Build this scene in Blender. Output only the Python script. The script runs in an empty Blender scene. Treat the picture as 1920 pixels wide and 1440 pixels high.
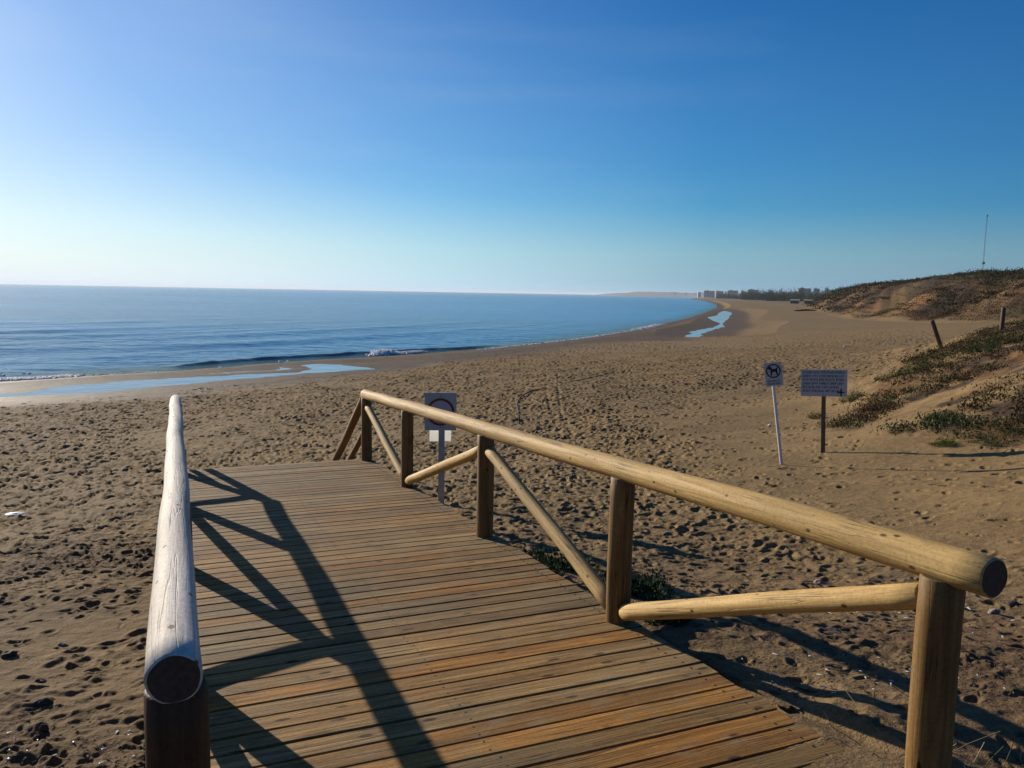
import bpy, bmesh, math, random
import numpy as np
from mathutils import Vector, Matrix
rad = math.radians
random.seed(7); rng = np.random.default_rng(7)
scene = bpy.context.scene
C = scene.collection

# ------------------------------------------------------------------ camera
CZ = 6.0                                   # eye height above the sea
F_PX, ROLL, HY = 1500.0, 1.05, 549.5
pitch = math.atan((720 - HY) / F_PX)
Fv = Vector((0, math.cos(pitch), -math.sin(pitch)))
R0 = Vector((1, 0, 0)); U0 = R0.cross(Fv)
rr = rad(ROLL)
Rv = R0 * math.cos(rr) + U0 * math.sin(rr); Uv = U0 * math.cos(rr) - R0 * math.sin(rr)
cam_d = bpy.data.cameras.new('camera'); cam = bpy.data.objects.new('camera', cam_d); C.objects.link(cam)
cam_d.sensor_width = 36; cam_d.lens = F_PX / 1920 * 36
cam_d.clip_start = 0.05; cam_d.clip_end = 60000
M = Matrix((Rv, Uv, -Fv)).transposed().to_4x4(); M.translation = Vector((0, 0, CZ))
cam.matrix_world = M
scene.camera = cam

# ------------------------------------------------------------------ light
SUN_AZ, SUN_EL = -43.0, 16.8               # degrees clockwise from +Y, and up
world = bpy.data.worlds.new('World'); scene.world = world; world.use_nodes = True
wn = world.node_tree; wn.nodes.clear()
sky = wn.nodes.new('ShaderNodeTexSky'); sky.sky_type = 'NISHITA'; sky.sun_disc = False
sky.sun_elevation = rad(SUN_EL); sky.sun_rotation = rad(SUN_AZ)
sky.air_density = 1.0; sky.dust_density = 0.25; sky.ozone_density = 4.5; sky.altitude = 0
hs = wn.nodes.new('ShaderNodeHueSaturation'); hs.inputs['Saturation'].default_value = 1.82; hs.inputs['Hue'].default_value = 0.512; hs.inputs['Value'].default_value = 1.42
bgn = wn.nodes.new('ShaderNodeBackground'); bgn.inputs['Strength'].default_value = 0.05
wo = wn.nodes.new('ShaderNodeOutputWorld')
wn.links.new(sky.outputs[0], hs.inputs['Color']); 
tcw = wn.nodes.new('ShaderNodeTexCoord'); sxyz = wn.nodes.new('ShaderNodeSeparateXYZ'); wn.links.new(tcw.outputs['Generated'], sxyz.inputs[0])
hz = wn.nodes.new('ShaderNodeValToRGB'); e = hz.color_ramp.elements; e[0].position = 0.0; e[0].color = (.93,) * 3 + (1,); e[1].position = 0.62; e[1].color = (0, 0, 0, 1)
for p_, v_ in ((0.02, .80), (0.06, .52), (0.16, .26), (0.32, .10)):
    q_ = e.new(p_); q_.color = (v_,) * 3 + (1,)
wn.links.new(sxyz.outputs['Z'], hz.inputs['Fac'])
dt = wn.nodes.new('ShaderNodeVectorMath'); dt.operation = 'DOT_PRODUCT'; wn.links.new(tcw.outputs['Generated'], dt.inputs[0]); dt.inputs[1].default_value = (math.sin(rad(SUN_AZ)), math.cos(rad(SUN_AZ)), 0)
mr = wn.nodes.new('ShaderNodeValToRGB'); e = mr.color_ramp.elements; e[0].position = 0.0; e[0].color = (.09, .20, .36, 1); e[1].position = 1.0; e[1].color = (.90, 1.06, 1.16, 1)
q_ = e.new(0.55); q_.color = (.22, .45, .66, 1); q_ = e.new(0.8); q_.color = (.52, .82, 1.05, 1)
wn.links.new(dt.outputs['Value'], mr.inputs['Fac'])
sc_ = wn.nodes.new('ShaderNodeVectorMath'); sc_.operation = 'SCALE'; sc_.inputs['Scale'].default_value = 14.0; wn.links.new(mr.outputs[0], sc_.inputs[0])
mxh = wn.nodes.new('ShaderNodeMix'); mxh.data_type = 'RGBA'; wn.links.new(hz.outputs[0], mxh.inputs[0]); wn.links.new(hs.outputs[0], mxh.inputs[6]); wn.links.new(sc_.outputs[0], mxh.inputs[7])
# faint high cirrus
mpw = wn.nodes.new('ShaderNodeMapping'); mpw.inputs['Scale'].default_value = (2.2, 2.2, 16.0); mpw.inputs['Rotation'].default_value = (rad(6), rad(9), 0); wn.links.new(tcw.outputs['Generated'], mpw.inputs['Vector'])
cn = wn.nodes.new('ShaderNodeTexNoise'); cn.inputs['Scale'].default_value = 1.0; cn.inputs['Detail'].default_value = 5.0; cn.inputs['Roughness'].default_value = 0.5; wn.links.new(mpw.outputs[0], cn.inputs['Vector'])
cr = wn.nodes.new('ShaderNodeValToRGB'); e = cr.color_ramp.elements; e[0].position = 0.53; e[0].color = (0, 0, 0, 1); e[1].position = 0.80; e[1].color = (.10, .10, .10, 1); wn.links.new(cn.outputs['Fac'], cr.inputs['Fac'])
ml = wn.nodes.new('ShaderNodeMath'); ml.operation = 'MULTIPLY'; wn.links.new(cr.outputs[0], ml.inputs[0]); wn.links.new(mr.outputs[0], ml.inputs[1])
mxc_ = wn.nodes.new('ShaderNodeMix'); mxc_.data_type = 'RGBA'; wn.links.new(ml.outputs[0], mxc_.inputs[0]); wn.links.new(mxh.outputs[2], mxc_.inputs[6]); mxc_.inputs[7].default_value = (11, 11.5, 12.5, 1)
# forward-scattered veil round the sun, which stands just outside the frame
nv = wn.nodes.new('ShaderNodeVectorMath'); nv.operation = 'DOT_PRODUCT'; wn.links.new(tcw.outputs['Generated'], nv.inputs[0]); nv.inputs[1].default_value = (math.sin(rad(SUN_AZ)) * math.cos(rad(SUN_EL)), math.cos(rad(SUN_AZ)) * math.cos(rad(SUN_EL)), math.sin(rad(SUN_EL)))
m0 = wn.nodes.new('ShaderNodeMath'); m0.operation = 'MAXIMUM'; m0.inputs[1].default_value = 0.0; wn.links.new(nv.outputs['Value'], m0.inputs[0])
m1 = wn.nodes.new('ShaderNodeMath'); m1.operation = 'POWER'; m1.inputs[1].default_value = 9.0; wn.links.new(m0.outputs[0], m1.inputs[0])
m2 = wn.nodes.new('ShaderNodeMath'); m2.operation = 'MULTIPLY'; m2.inputs[1].default_value = 0.46; wn.links.new(m1.outputs[0], m2.inputs[0])
mxv = wn.nodes.new('ShaderNodeMix'); mxv.data_type = 'RGBA'; wn.links.new(m2.outputs[0], mxv.inputs[0]); wn.links.new(mxc_.outputs[2], mxv.inputs[6]); mxv.inputs[7].default_value = (9.5, 12.0, 15.5, 1)
wn.links.new(mxv.outputs[2], bgn.inputs['Color'])
wn.links.new(bgn.outputs[0], wo.inputs['Surface'])
sd = bpy.data.lights.new('sun', 'SUN'); sd.energy = 5.0; sd.angle = rad(0.5); sd.color = (1.0, 0.90, 0.76)
sun = bpy.data.objects.new('sun', sd); C.objects.link(sun)
sv = Vector((math.sin(rad(SUN_AZ)) * math.cos(rad(SUN_EL)), math.cos(rad(SUN_AZ)) * math.cos(rad(SUN_EL)), math.sin(rad(SUN_EL))))
sun.rotation_euler = sv.to_track_quat('Z', 'Y').to_euler(); sun.location = (-20, 20, 30)
scene.view_settings.view_transform = 'Standard'; scene.view_settings.look = 'None'
scene.view_settings.exposure = 0.42; scene.view_settings.gamma = 1.0
scene.render.resolution_x = 1024; scene.render.resolution_y = 768

# ------------------------------------------------------------------ helpers
def P(x, y, z):
    """pixel of the photograph -> world point on the horizontal plane z (z relative to the eye)"""
    d = Fv * F_PX + Rv * (x - 960) + Uv * (720 - y)
    t = z / d.z
    return (d.x * t, d.y * t)

def kk(x, y, z):
    return Vector((x, y, z - CZ)).dot(Fv) / F_PX

def tag(o, label=None, cat=None, group=None, kind=None):
    if label: o['label'] = label
    if cat: o['category'] = cat
    if group: o['group'] = group
    if kind: o['kind'] = kind
    return o

def empty(name, loc=(0, 0, 0), rz=0.0):
    o = bpy.data.objects.new(name, None); C.objects.link(o); o.location = loc
    o.rotation_euler = (0, 0, rz); o.empty_display_size = 0.2
    return o

def link(name, me, mats, parent=None, loc=None, smooth=False):
    o = bpy.data.objects.new(name, me); C.objects.link(o)
    for m in (mats if isinstance(mats, (list, tuple)) else [mats]):
        me.materials.append(m)
    if parent: o.parent = parent
    if loc is not None: o.location = loc
    if smooth: me.polygons.foreach_set('use_smooth', [True] * len(me.polygons))
    return o

def from_np(name, verts, faces, smooth=False):
    me = bpy.data.meshes.new(name)
    verts = np.asarray(verts, dtype=np.float32); faces = np.asarray(faces, dtype=np.int32)
    k = faces.shape[1]
    me.vertices.add(len(verts)); me.vertices.foreach_set('co', verts.ravel())
    me.loops.add(faces.size); me.loops.foreach_set('vertex_index', faces.ravel())
    me.polygons.add(len(faces))
    me.polygons.foreach_set('loop_start', np.arange(0, faces.size, k, dtype=np.int32))
    me.polygons.foreach_set('loop_total', np.full(len(faces), k, dtype=np.int32))
    me.update(calc_edges=True)
    if smooth: me.polygons.foreach_set('use_smooth', np.ones(len(faces), dtype=bool))
    return me

def set_col(me, name, rgb):
    a = me.attributes.new(name, 'FLOAT_COLOR', 'POINT')
    buf = np.ones((len(me.vertices), 4), dtype=np.float32); buf[:, :3] = rgb
    a.data.foreach_set('color', buf.ravel())

def bm_box(bm, c, s, rot=None, mi=0):
    m = Matrix.Translation(c) @ ((rot or Matrix.Identity(3)).to_4x4()) @ Matrix.Diagonal((s[0], s[1], s[2], 1))
    r = bmesh.ops.create_cube(bm, size=1.0, matrix=m)
    for f in {f for v in r['verts'] for f in v.link_faces}: f.material_index = mi
    return r['verts']

def bm_mesh(bm, name):
    me = bpy.data.meshes.new(name); bm.normal_update(); bm.to_mesh(me); bm.free(); return me

# ---- lattice noise in numpy
def _h(ix, iy, s):
    n = (ix.astype(np.int64) * 374761393 + iy.astype(np.int64) * 668265263 + s * 974634777) & 0xffffffff
    n = ((n ^ (n >> 13)) * 1274126177) & 0xffffffff
    n = ((n ^ (n >> 16)) * 2246822519) & 0xffffffff
    return ((n ^ (n >> 15)) & 0xffffff) / float(0xffffff)
def vnoise(x, y, s=0):
    ix = np.floor(x); iy = np.floor(y); fx = x - ix; fy = y - iy
    fx = fx * fx * (3 - 2 * fx); fy = fy * fy * (3 - 2 * fy)
    a = _h(ix, iy, s); b = _h(ix + 1, iy, s); c = _h(ix, iy + 1, s); d = _h(ix + 1, iy + 1, s)
    return (a + (b - a) * fx) * (1 - fy) + (c + (d - c) * fx) * fy
def fbm(x, y, s=0, o=4):
    t = 0; a = 1; n = 0
    for i in range(o):
        t = t + a * (vnoise(x, y, s + i) * 2 - 1); n += a; a *= .5; x = x * 2.03 + 3.1; y = y * 1.97 + 1.7
    return t / n
def sstep(a, b, x):
    t = np.clip((x - a) / (b - a), 0, 1); return t * t * (3 - 2 * t)

# ---- walkway frame (everything relative to the eye)
wd = (Fv * F_PX + Rv * (330 - 960) + Uv * (720 - 635)).normalized()
lt = Vector((wd.y, -wd.x, 0)).normalized(); nn = lt.cross(wd)
HD = 1.74
def deck(a, l, h=0.0):
    p = wd * a + lt * l + nn * (-HD); return Vector((p.x, p.y, p.z + h + CZ))
def deck_coords(X, Y):
    """plan position -> along, lateral, deck height (eye relative)"""
    hx, hy = wd.x, wd.y; L = X * lt.x + Y * lt.y
    hor = math.hypot(hx, hy); ah = (X * hx + Y * hy) / hor
    # deck point horizontal along = a*hor + (-HD)*nn_h
    nh = (nn.x * hx + nn.y * hy) / hor
    a = (ah + HD * nh) / hor
    return a, L, a * wd.z - HD * nn.z
A_END = 11.36; L0, L1 = -0.13, 2.54

# ------------------------------------------------------------------ terrain height (eye relative)
ctrl = []
def cp(px, py, z): x, y = P(px, py, z); ctrl.append((x, y, z))
def cw(x, y, z): ctrl.append((x, y, z))
for a, z in ((0.3, -1.80), (2.0, -1.86), (4.2, -2.06), (6.5, -2.42), (9, -2.9), (11.3, -3.25)):
    p = deck(a, 2.75); cw(p.x, p.y, z)
for a, z in ((0.3, -2.05), (2.0, -2.18), (4.2, -2.4), (6.5, -2.75), (9, -3.15), (11.3, -3.45), (13.8, -3.62)):
    p = deck(a, -0.35); cw(p.x, p.y, z)
p = deck(13.8, 2.5); cw(p.x, p.y, -3.45)
for q in ((1.9, 3.7, -1.9), (2.6, 4.3, -2.0), (3.2, 3.0, -1.85), (2.5, 1.0, -1.8), (0, -6, -1.8), (8, -6, -1.3), (-8, -6, -2.4),
          (4.0, 6.0, -2.4), (2.44, 8.67, -2.95), (-1.1, 12.5, -3.3), (5.4, 16, -3.3), (6.6, 17, -3.25), (8.1, 13.1, -2.7), (9.3, 14.1, -2.55),
          (5.6, 9.0, -2.6), (7, 6, -1.9), (-2.7, 4.0, -2.45), (-4, 8, -3.05), (-7, 12, -3.7), (-10, 18, -4.4), (-9, 7, -3.2), (-14, 12, -4.2),
          (0, 22, -4.05), (6, 26, -3.95), (-5, 30, -4.75), (3, 34, -4.45), (-14, 30, -5.05), (-20, 22, -4.9), (-30, 20, -5.6)):
    cw(*q)
for q in ((1640, 720, -3.0), (1700, 672, -2.3), (1840, 632, -1.65), (1905, 603, -0.95), (1600, 800, -3.35), (1920, 830, -2.6), (1800, 722, -2.45),
          (1900, 690, -1.75), (1900, 760, -2.15), (1700, 760, -2.95), (1780, 640, -3.5), (1880, 612, -2.7), (1700, 700, -2.75), (1760, 690, -2.2)):
    cp(*q)
for q in ((1100, 700, -4.8), (1100, 662, -5.45), (1400, 700, -4.2), (1400, 640, -4.9), (1500, 600, -4.5), (1400, 577, -5.0), (1700, 606, -3.9), (1520, 581, -4.2),
          (900, 690, -5.25), (1250, 640, -5.45), (1550, 660, -3.9), (1640, 640, -3.8), (1480, 575, -4.3), (700, 700, -5.65), (500, 715, -5.75), (180, 748, -5.7), (0, 760, -5.65),
          (850, 672, -5.75), (1000, 655, -5.72), (1300, 640, -5.62), (1395, 600, -5.55)):
    cp(*q)
cw(40, 30, 0.2); cw(60, 60, -0.5); cw(74, 115, -2.8); cw(30, 0, 1.0); cw(60, -40, 2); cw(0, -60, -1); cw(-60, -40, -4)
for q in ((200, 900, -4.6), (400, 1800, -4.5), (900, 4000, -4.5), (2000, 4000, -4)): cw(*q)
for q in ((1640, 700, -3.75), (1598, 724, -3.7), (1700, 655, -3.6), (1556, 765, -3.65), (1540, 700, -3.9)): cp(*q)
ctrl = np.array(ctrl)
def uv_(X, Y):
    # log-polar style chart centred a little behind the eye, so the beach is smooth near and far
    r = np.hypot(X, Y + 0.0) + 2.0
    return np.arctan2(X, Y) * 1.6, np.log(r) * 1.35
cu, cv_ = uv_(ctrl[:, 0], ctrl[:, 1])
def _k(d): return np.sqrt(d * d + 0.01)
A = _k(np.hypot(cu[:, None] - cu[None], cv_[:, None] - cv_[None])); n_ = len(ctrl)
Q = np.c_[np.ones(n_), cu, cv_]
Big = np.block([[A + np.eye(n_) * -0.01, Q], [Q.T, np.zeros((3, 3))]])
sol = np.linalg.solve(Big, np.r_[ctrl[:, 2], 0, 0, 0])
def base_z(X, Y):
    u, v = uv_(X, Y); out = sol[n_] + sol[n_ + 1] * u + sol[n_ + 2] * v
    for i in range(n_):
        out = out + sol[i] * _k(np.hypot(u - cu[i], v - cv_[i]))
    return out

def poly_sd(poly, X, Y, closed=True):
    """distance to a polyline; sign by even-odd when closed (inside positive)"""
    poly = np.asarray(poly, float); n = len(poly); d2 = np.full(X.shape, 1e18); ins = np.zeros(X.shape, bool)
    for i in range(n if closed else n - 1):
        a = poly[i]; b = poly[(i + 1) % n]; e = b - a
        t = np.clip(((X - a[0]) * e[0] + (Y - a[1]) * e[1]) / (e @ e + 1e-12), 0, 1)
        d2 = np.minimum(d2, (X - a[0] - t * e[0]) ** 2 + (Y - a[1] - t * e[1]) ** 2)
        if closed:
            c = ((a[1] > Y) != (b[1] > Y)) & (X < (b[0] - a[0]) * (Y - a[1]) / (b[1] - a[1] + 1e-12) + a[0])
            ins ^= c
    d = np.sqrt(d2)
    return np.where(ins, d, -d) if closed else d

shore_px = [(-500, 728), (0, 715), (80, 710), (180, 703), (300, 697), (420, 689), (520, 681), (650, 672), (780, 664), (900, 655), (1000, 645), (1100, 633),
            (1200, 617), (1240, 608), (1290, 597), (1320, 587), (1345, 577), (1342, 570), (1325, 564.5), (1290, 561)]
SHORE = [P(x, y, -6.0) for x, y in shore_px]
# sea region polygon: the shore, then far out to the left and back
SEA_POLY = SHORE + [(1500, 6000), (-60000, 60000), (-60000, -4000), (-200, -300), (-90, -60), (-55, 0)]
LAG_PX = [(-300, 768), (0, 746), (100, 742), (180, 737), (330, 722), (500, 706), (600, 699), (705, 692), (688, 689.5), (640, 683.5), (600, 682.5), (570, 685), (582, 692), (556, 698),
          (470, 702), (400, 706.5), (300, 711.5), (180, 720), (100, 727), (30, 736), (-60, 741), (-300, 750)]
LAG = [P(x, y, -6.0) for x, y in LAG_PX]
LAG2 = [P(x, y, -6.0) for x, y in ((398, 699.5), (450, 697.5), (520, 695), (550, 691), (520, 688.5), (470, 692), (430, 693.5))]
POOL_PX = [(1284, 632), (1296, 621), (1338, 613), (1350, 607), (1332, 600), (1324, 595), (1344, 591), (1350, 584), (1362, 582), (1374, 587), (1366, 599), (1358, 604), (1358, 613), (1330, 621), (1310, 632)]
POOL = [P(x, y, -5.9) for x, y in POOL_PX]

DUNE = [P(x, y, z) for x, y, z in ((1560, 806, -3.35), (1585, 770, -3.3), (1625, 738, -3.05), (1672, 700, -2.75), (1730, 668, -2.4), (1790, 648, -2.1), (1835, 630, -1.8), (1880, 612, -1.3), (1912, 600, -1.0))] + [(60, 60), (60, 8), (11, 8), P(1985, 850, -2.6), P(1800, 838, -2.9)]
foot_y = np.array([-200, 0, 60, 95, 120, 160, 230, 310, 450, 650, 900, 1500, 4000.])
foot_x = np.array([260, 170, 110, 84, 70, 72, 92, 116, 165, 250, 365, 600, 1500.])
def hill_d(X, Y): return (X - np.interp(Y, foot_y, foot_x)) * 0.93

def ground_rel(X, Y, fine=True):
    X = np.asarray(X, float); Y = np.asarray(Y, float)
    z = base_z(X, Y)
    z = np.clip(z, -5.7, 3)
    r = np.hypot(X, Y)
    # shore
    s = -poly_sd(SEA_POLY, X, Y)          # metres inland
    z = np.minimum(z, -6.0 + np.clip(s, 0, None) * 0.06 + 0.05 * np.clip(s - 3, 0, None) ** 2)
    z = np.where(s < 0, np.maximum(-6.0 + s * 0.05, -9.5), z)
    dl = np.maximum(poly_sd(LAG, X, Y), poly_sd(LAG2, X, Y))
    z = np.minimum(z, np.where(dl < 0, -6.0 + 0.03 * (-dl) ** 1.15 + 0.004 + 0.05 * np.clip(-dl - 2.5, 0, None) ** 2, -6.0 - 0.05 * np.minimum(dl, 3)))
    dp = poly_sd(POOL, X, Y)
    z = np.minimum(z, np.where(dp < 0, -5.9 + 0.04 * (-dp) + 0.01 * np.clip(-dp - 3, 0, None) ** 2, -5.9 - 0.05 * np.minimum(dp, 3)))
    # low plateau behind the beach
    hd = hill_d(X, Y)
    gul = fbm(X / 17, Y / 17, 50, 3) * 6
    S = sstep(-2, 16, hd + gul * sstep(-5, 6, hd)) * 0.72 + sstep(6, 26, hd + gul) * 0.28
    top = 6.0 + fbm(X / 30, Y / 30, 60, 3) * 0.8
    z = z + (top - z) * S + S * (1 - S) * fbm(X / 7, Y / 7, 70, 5) * 9.0
    # far land across the bay
    if fine:
        dune = sstep(8.5, 13, X + (Y - 20) * 0.0) * sstep(13, 18, Y) * (1 - sstep(50, 65, Y)) * (1 - sstep(-4.0, -3.4, -z) * 0)
        z = z + dune * (fbm(X / 1.6, Y / 1.6, 80, 4) * 0.22 + fbm(X / 0.5, Y / 0.5, 85, 2) * 0.05) * sstep(-3.45, -3.0, z)
    return z

def deck_clamp(X, Y, z):
    a, l, dz = deck_coords(X, Y)
    inside = (l > L0 - 0.03) & (l < L1 + 0.02) & (a < A_END + 0.05) & (a > -3)
    z = np.where(inside, np.minimum(z, dz - 0.10), z)
    e = np.where(l > L1, l - L1, L0 - l); rim = (e > 0) & (e < 0.5) & (a < A_END + 0.05) & (a > -3)
    return np.where(rim, np.minimum(z, dz - 0.12 + np.clip(e, 0, 1) * 0.75), z)

def gz(x, y):
    """world ground height at one plan point"""
    X = np.array([x]); Y = np.array([y]); return float(deck_clamp(X, Y, ground_rel(X, Y))[0]) + CZ

def craters(X, Y, cell, seed, prob, depth, rx=0.34, ang=None):
    """shoe-sized hollows with a soft rim, at most one to a cell"""
    ix = np.floor(X / cell); iy = np.floor(Y / cell); out = np.zeros_like(X)
    for dx in (-1, 0, 1):
        for dy in (-1, 0, 1):
            jx = ix + dx; jy = iy + dy
            cx = (jx + 0.15 + 0.7 * _h(jx, jy, seed)) * cell; cy = (jy + 0.15 + 0.7 * _h(jx, jy, seed + 1)) * cell
            on = _h(jx, jy, seed + 2) < prob
            th = _h(jx, jy, seed + 3) * 6.283; sz = 0.7 + 0.6 * _h(jx, jy, seed + 4)
            px = X - cx; py = Y - cy; c = np.cos(th); s = np.sin(th)
            q = np.sqrt(((px * c + py * s) / (cell * rx * sz)) ** 2 + ((-px * s + py * c) / (cell * rx * 0.55 * sz)) ** 2)
            d = -np.exp(-q ** 3 * 1.2) + 0.42 * np.exp(-((q - 1.35) / 0.35) ** 2)
            out = out + np.where(on, d * sz, 0)
    return out * depth

# ------------------------------------------------------------------ materials
def mat(name):
    m = bpy.data.materials.new(name); m.use_nodes = True; nt = m.node_tree
    b = nt.nodes['Principled BSDF']
    return m, nt, b
def N(nt, t, **kw):
    n = nt.nodes.new('ShaderNode' + t)
    for k, v in kw.items():
        if k in n.inputs: n.inputs[k].default_value = v
        else: setattr(n, k, v)
    return n
def ramp(nt, fac, stops):
    r = nt.nodes.new('ShaderNodeValToRGB'); e = r.color_ramp.elements
    while len(e) > 1: e.remove(e[-1])
    e[0].position = stops[0][0]; e[0].color = (*stops[0][1], 1)
    for p, c in stops[1:]:
        q = e.new(p); q.color = (*c, 1)
    if fac is not None: nt.links.new(fac, r.inputs['Fac'])
    return r
def mixc(nt, fac, a, b, mode='MIX'):
    m = nt.nodes.new('ShaderNodeMix'); m.data_type = 'RGBA'; m.blend_type = mode
    for sock, v in ((m.inputs['Factor'], fac), (m.inputs['A'], a), (m.inputs['B'], b)):
        pass
    f, aa, bb = m.inputs[0], m.inputs[6], m.inputs[7]
    for sock, v in ((f, fac), (aa, a), (bb, b)):
        if hasattr(v, 'is_linked') or isinstance(v, bpy.types.NodeSocket): nt.links.new(v, sock)
        elif isinstance(v, tuple): sock.default_value = (*v, 1)
        else: sock.default_value = v
    return m.outputs[2]
def simple(name, col, rough=0.7, metal=0.0, var=0.15, scale=8.0, bump=0.0):
    m, nt, b = mat(name)
    tc = N(nt, 'TexCoord'); no = N(nt, 'TexNoise', Scale=scale, Detail=5.0)
    nt.links.new(tc.outputs['Object'], no.inputs['Vector'])
    r = ramp(nt, no.outputs['Fac'], [(0.3, tuple(c * (1 - var) for c in col)), (0.7, tuple(min(1, c * (1 + var)) for c in col))])
    nt.links.new(r.outputs[0], b.inputs['Base Color']); b.inputs['Roughness'].default_value = rough; b.inputs['Metallic'].default_value = metal
    if bump:
        bp = N(nt, 'Bump', Strength=bump, Distance=0.02); nt.links.new(no.outputs['Fac'], bp.inputs['Height']); nt.links.new(bp.outputs[0], b.inputs['Normal'])
    return m

def make_sand():
    m, nt, b = mat('sand')
    geo = N(nt, 'NewGeometry'); at = N(nt, 'Attribute', attribute_name='soil')
    n1 = N(nt, 'TexNoise', Scale=0.7, Detail=6.0, Roughness=0.6); n2 = N(nt, 'TexNoise', Scale=45.0, Detail=4.0, Roughness=0.7); n3 = N(nt, 'TexNoise', Scale=6.0, Detail=5.0, Roughness=0.65)
    for n in (n1, n2, n3): nt.links.new(geo.outputs['Position'], n.inputs['Vector'])
    v1 = ramp(nt, n1.outputs['Fac'], [(0.3, (0.82, 0.80, 0.78)), (0.7, (1.12, 1.1, 1.05))])
    c = mixc(nt, 1.0, at.outputs['Color'], v1.outputs[0], 'MULTIPLY')
    v2 = ramp(nt, n2.outputs['Fac'], [(0.32, (0.55, 0.52, 0.5)), (0.5, (1, 1, 1)), (0.75, (1.25, 1.22, 1.2))])
    c = mixc(nt, 0.8, c, v2.outputs[0], 'MULTIPLY')
    v3 = ramp(nt, n3.outputs['Fac'], [(0.35, (0.8, 0.78, 0.76)), (0.6, (1.08, 1.08, 1.08))])
    c = mixc(nt, 0.8, c, v3.outputs[0], 'MULTIPLY')
    nt.links.new(c, b.inputs['Base Color'])
    wet = N(nt, 'Attribute', attribute_name='wet')
    rr_ = ramp(nt, wet.outputs['Fac'], [(0.0, (0.95,) * 3), (1.0, (0.7,) * 3)])
    nt.links.new(rr_.outputs[0], b.inputs['Roughness']); b.inputs['Specular IOR Level'].default_value = 0.12
    bp = N(nt, 'Bump', Strength=0.8, Distance=0.015); nt.links.new(n2.outputs['Fac'], bp.inputs['Height'])
    bp2 = N(nt, 'Bump', Strength=0.5, Distance=0.06); nt.links.new(n3.outputs['Fac'], bp2.inputs['Height'])
    nt.links.new(bp.outputs[0], bp2.inputs['Normal']); nt.links.new(bp2.outputs[0], b.inputs['Normal'])
    return m
M_sand = make_sand()

def make_water(name, deep, bump_scale, bump_d, rough, stretch=(1, 1, 1), strength=1.0, ior=1.333, shallow=False):
    m, nt, b = mat(name)
    geo = N(nt, 'NewGeometry'); mp = N(nt, 'Mapping'); mp.inputs['Scale'].default_value = stretch; mp.inputs['Rotation'].default_value = (0, 0, rad(-22))
    nt.links.new(geo.outputs['Position'], mp.inputs['Vector'])
    n1 = N(nt, 'TexNoise', Scale=bump_scale, Detail=5.0, Roughness=0.6); nt.links.new(mp.outputs[0], n1.inputs['Vector'])
    n2 = N(nt, 'TexNoise', Scale=bump_scale * 0.13, Detail=4.0, Roughness=0.6); nt.links.new(mp.outputs[0], n2.inputs['Vector'])
    n3 = N(nt, 'TexNoise', Scale=0.012, Detail=4.0); nt.links.new(mp.outputs[0], n3.inputs['Vector'])
    r = ramp(nt, n3.outputs['Fac'], [(0.35, tuple(c * 0.75 for c in deep)), (0.65, tuple(c * 1.25 for c in deep))])
    c = r.outputs[0]
    if shallow:
        sh = N(nt, 'Attribute', attribute_name='shallow'); c = mixc(nt, sh.outputs['Fac'], c, (0.035, 0.070, 0.035))
    nt.links.new(c, b.inputs['Base Color'])
    b.inputs['Roughness'].default_value = rough; b.inputs['IOR'].default_value = ior
    b1 = N(nt, 'Bump', Strength=strength, Distance=bump_d); nt.links.new(n1.outputs['Fac'], b1.inputs['Height'])
    b2 = N(nt, 'Bump', Strength=strength, Distance=bump_d * 4); nt.links.new(n2.outputs['Fac'], b2.inputs['Height']); nt.links.new(b1.outputs[0], b2.inputs['Normal'])
    nt.links.new(b2.outputs[0], b.inputs['Normal'])
    return m
M_sea = make_water('sea_water', (0.045, 0.215, 0.38), 1.6, 0.14, 0.17, (0.45, 1.0, 1.0), 1.0, 1.09, True)
M_calm = make_water('still_water', (0.05, 0.085, 0.13), 1.2, 0.02, 0.10, (1, 1, 1), 0.6, 1.3)
M_foam = simple('foam', (0.93, 0.94, 0.95), 0.6, 0, 0.06, 5)
_nt = M_foam.node_tree; _tl = N(_nt, 'BsdfTranslucent'); _tl.inputs['Color'].default_value = (0.9, 0.92, 0.94, 1); _mx = N(_nt, 'MixShader'); _mx.inputs[0].default_value = 0.45
_nt.links.new(_nt.nodes['Principled BSDF'].outputs[0], _mx.inputs[1]); _nt.links.new(_tl.outputs[0], _mx.inputs[2]); _nt.links.new(_mx.outputs[0], _nt.nodes['Material Output'].inputs['Surface'])

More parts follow.
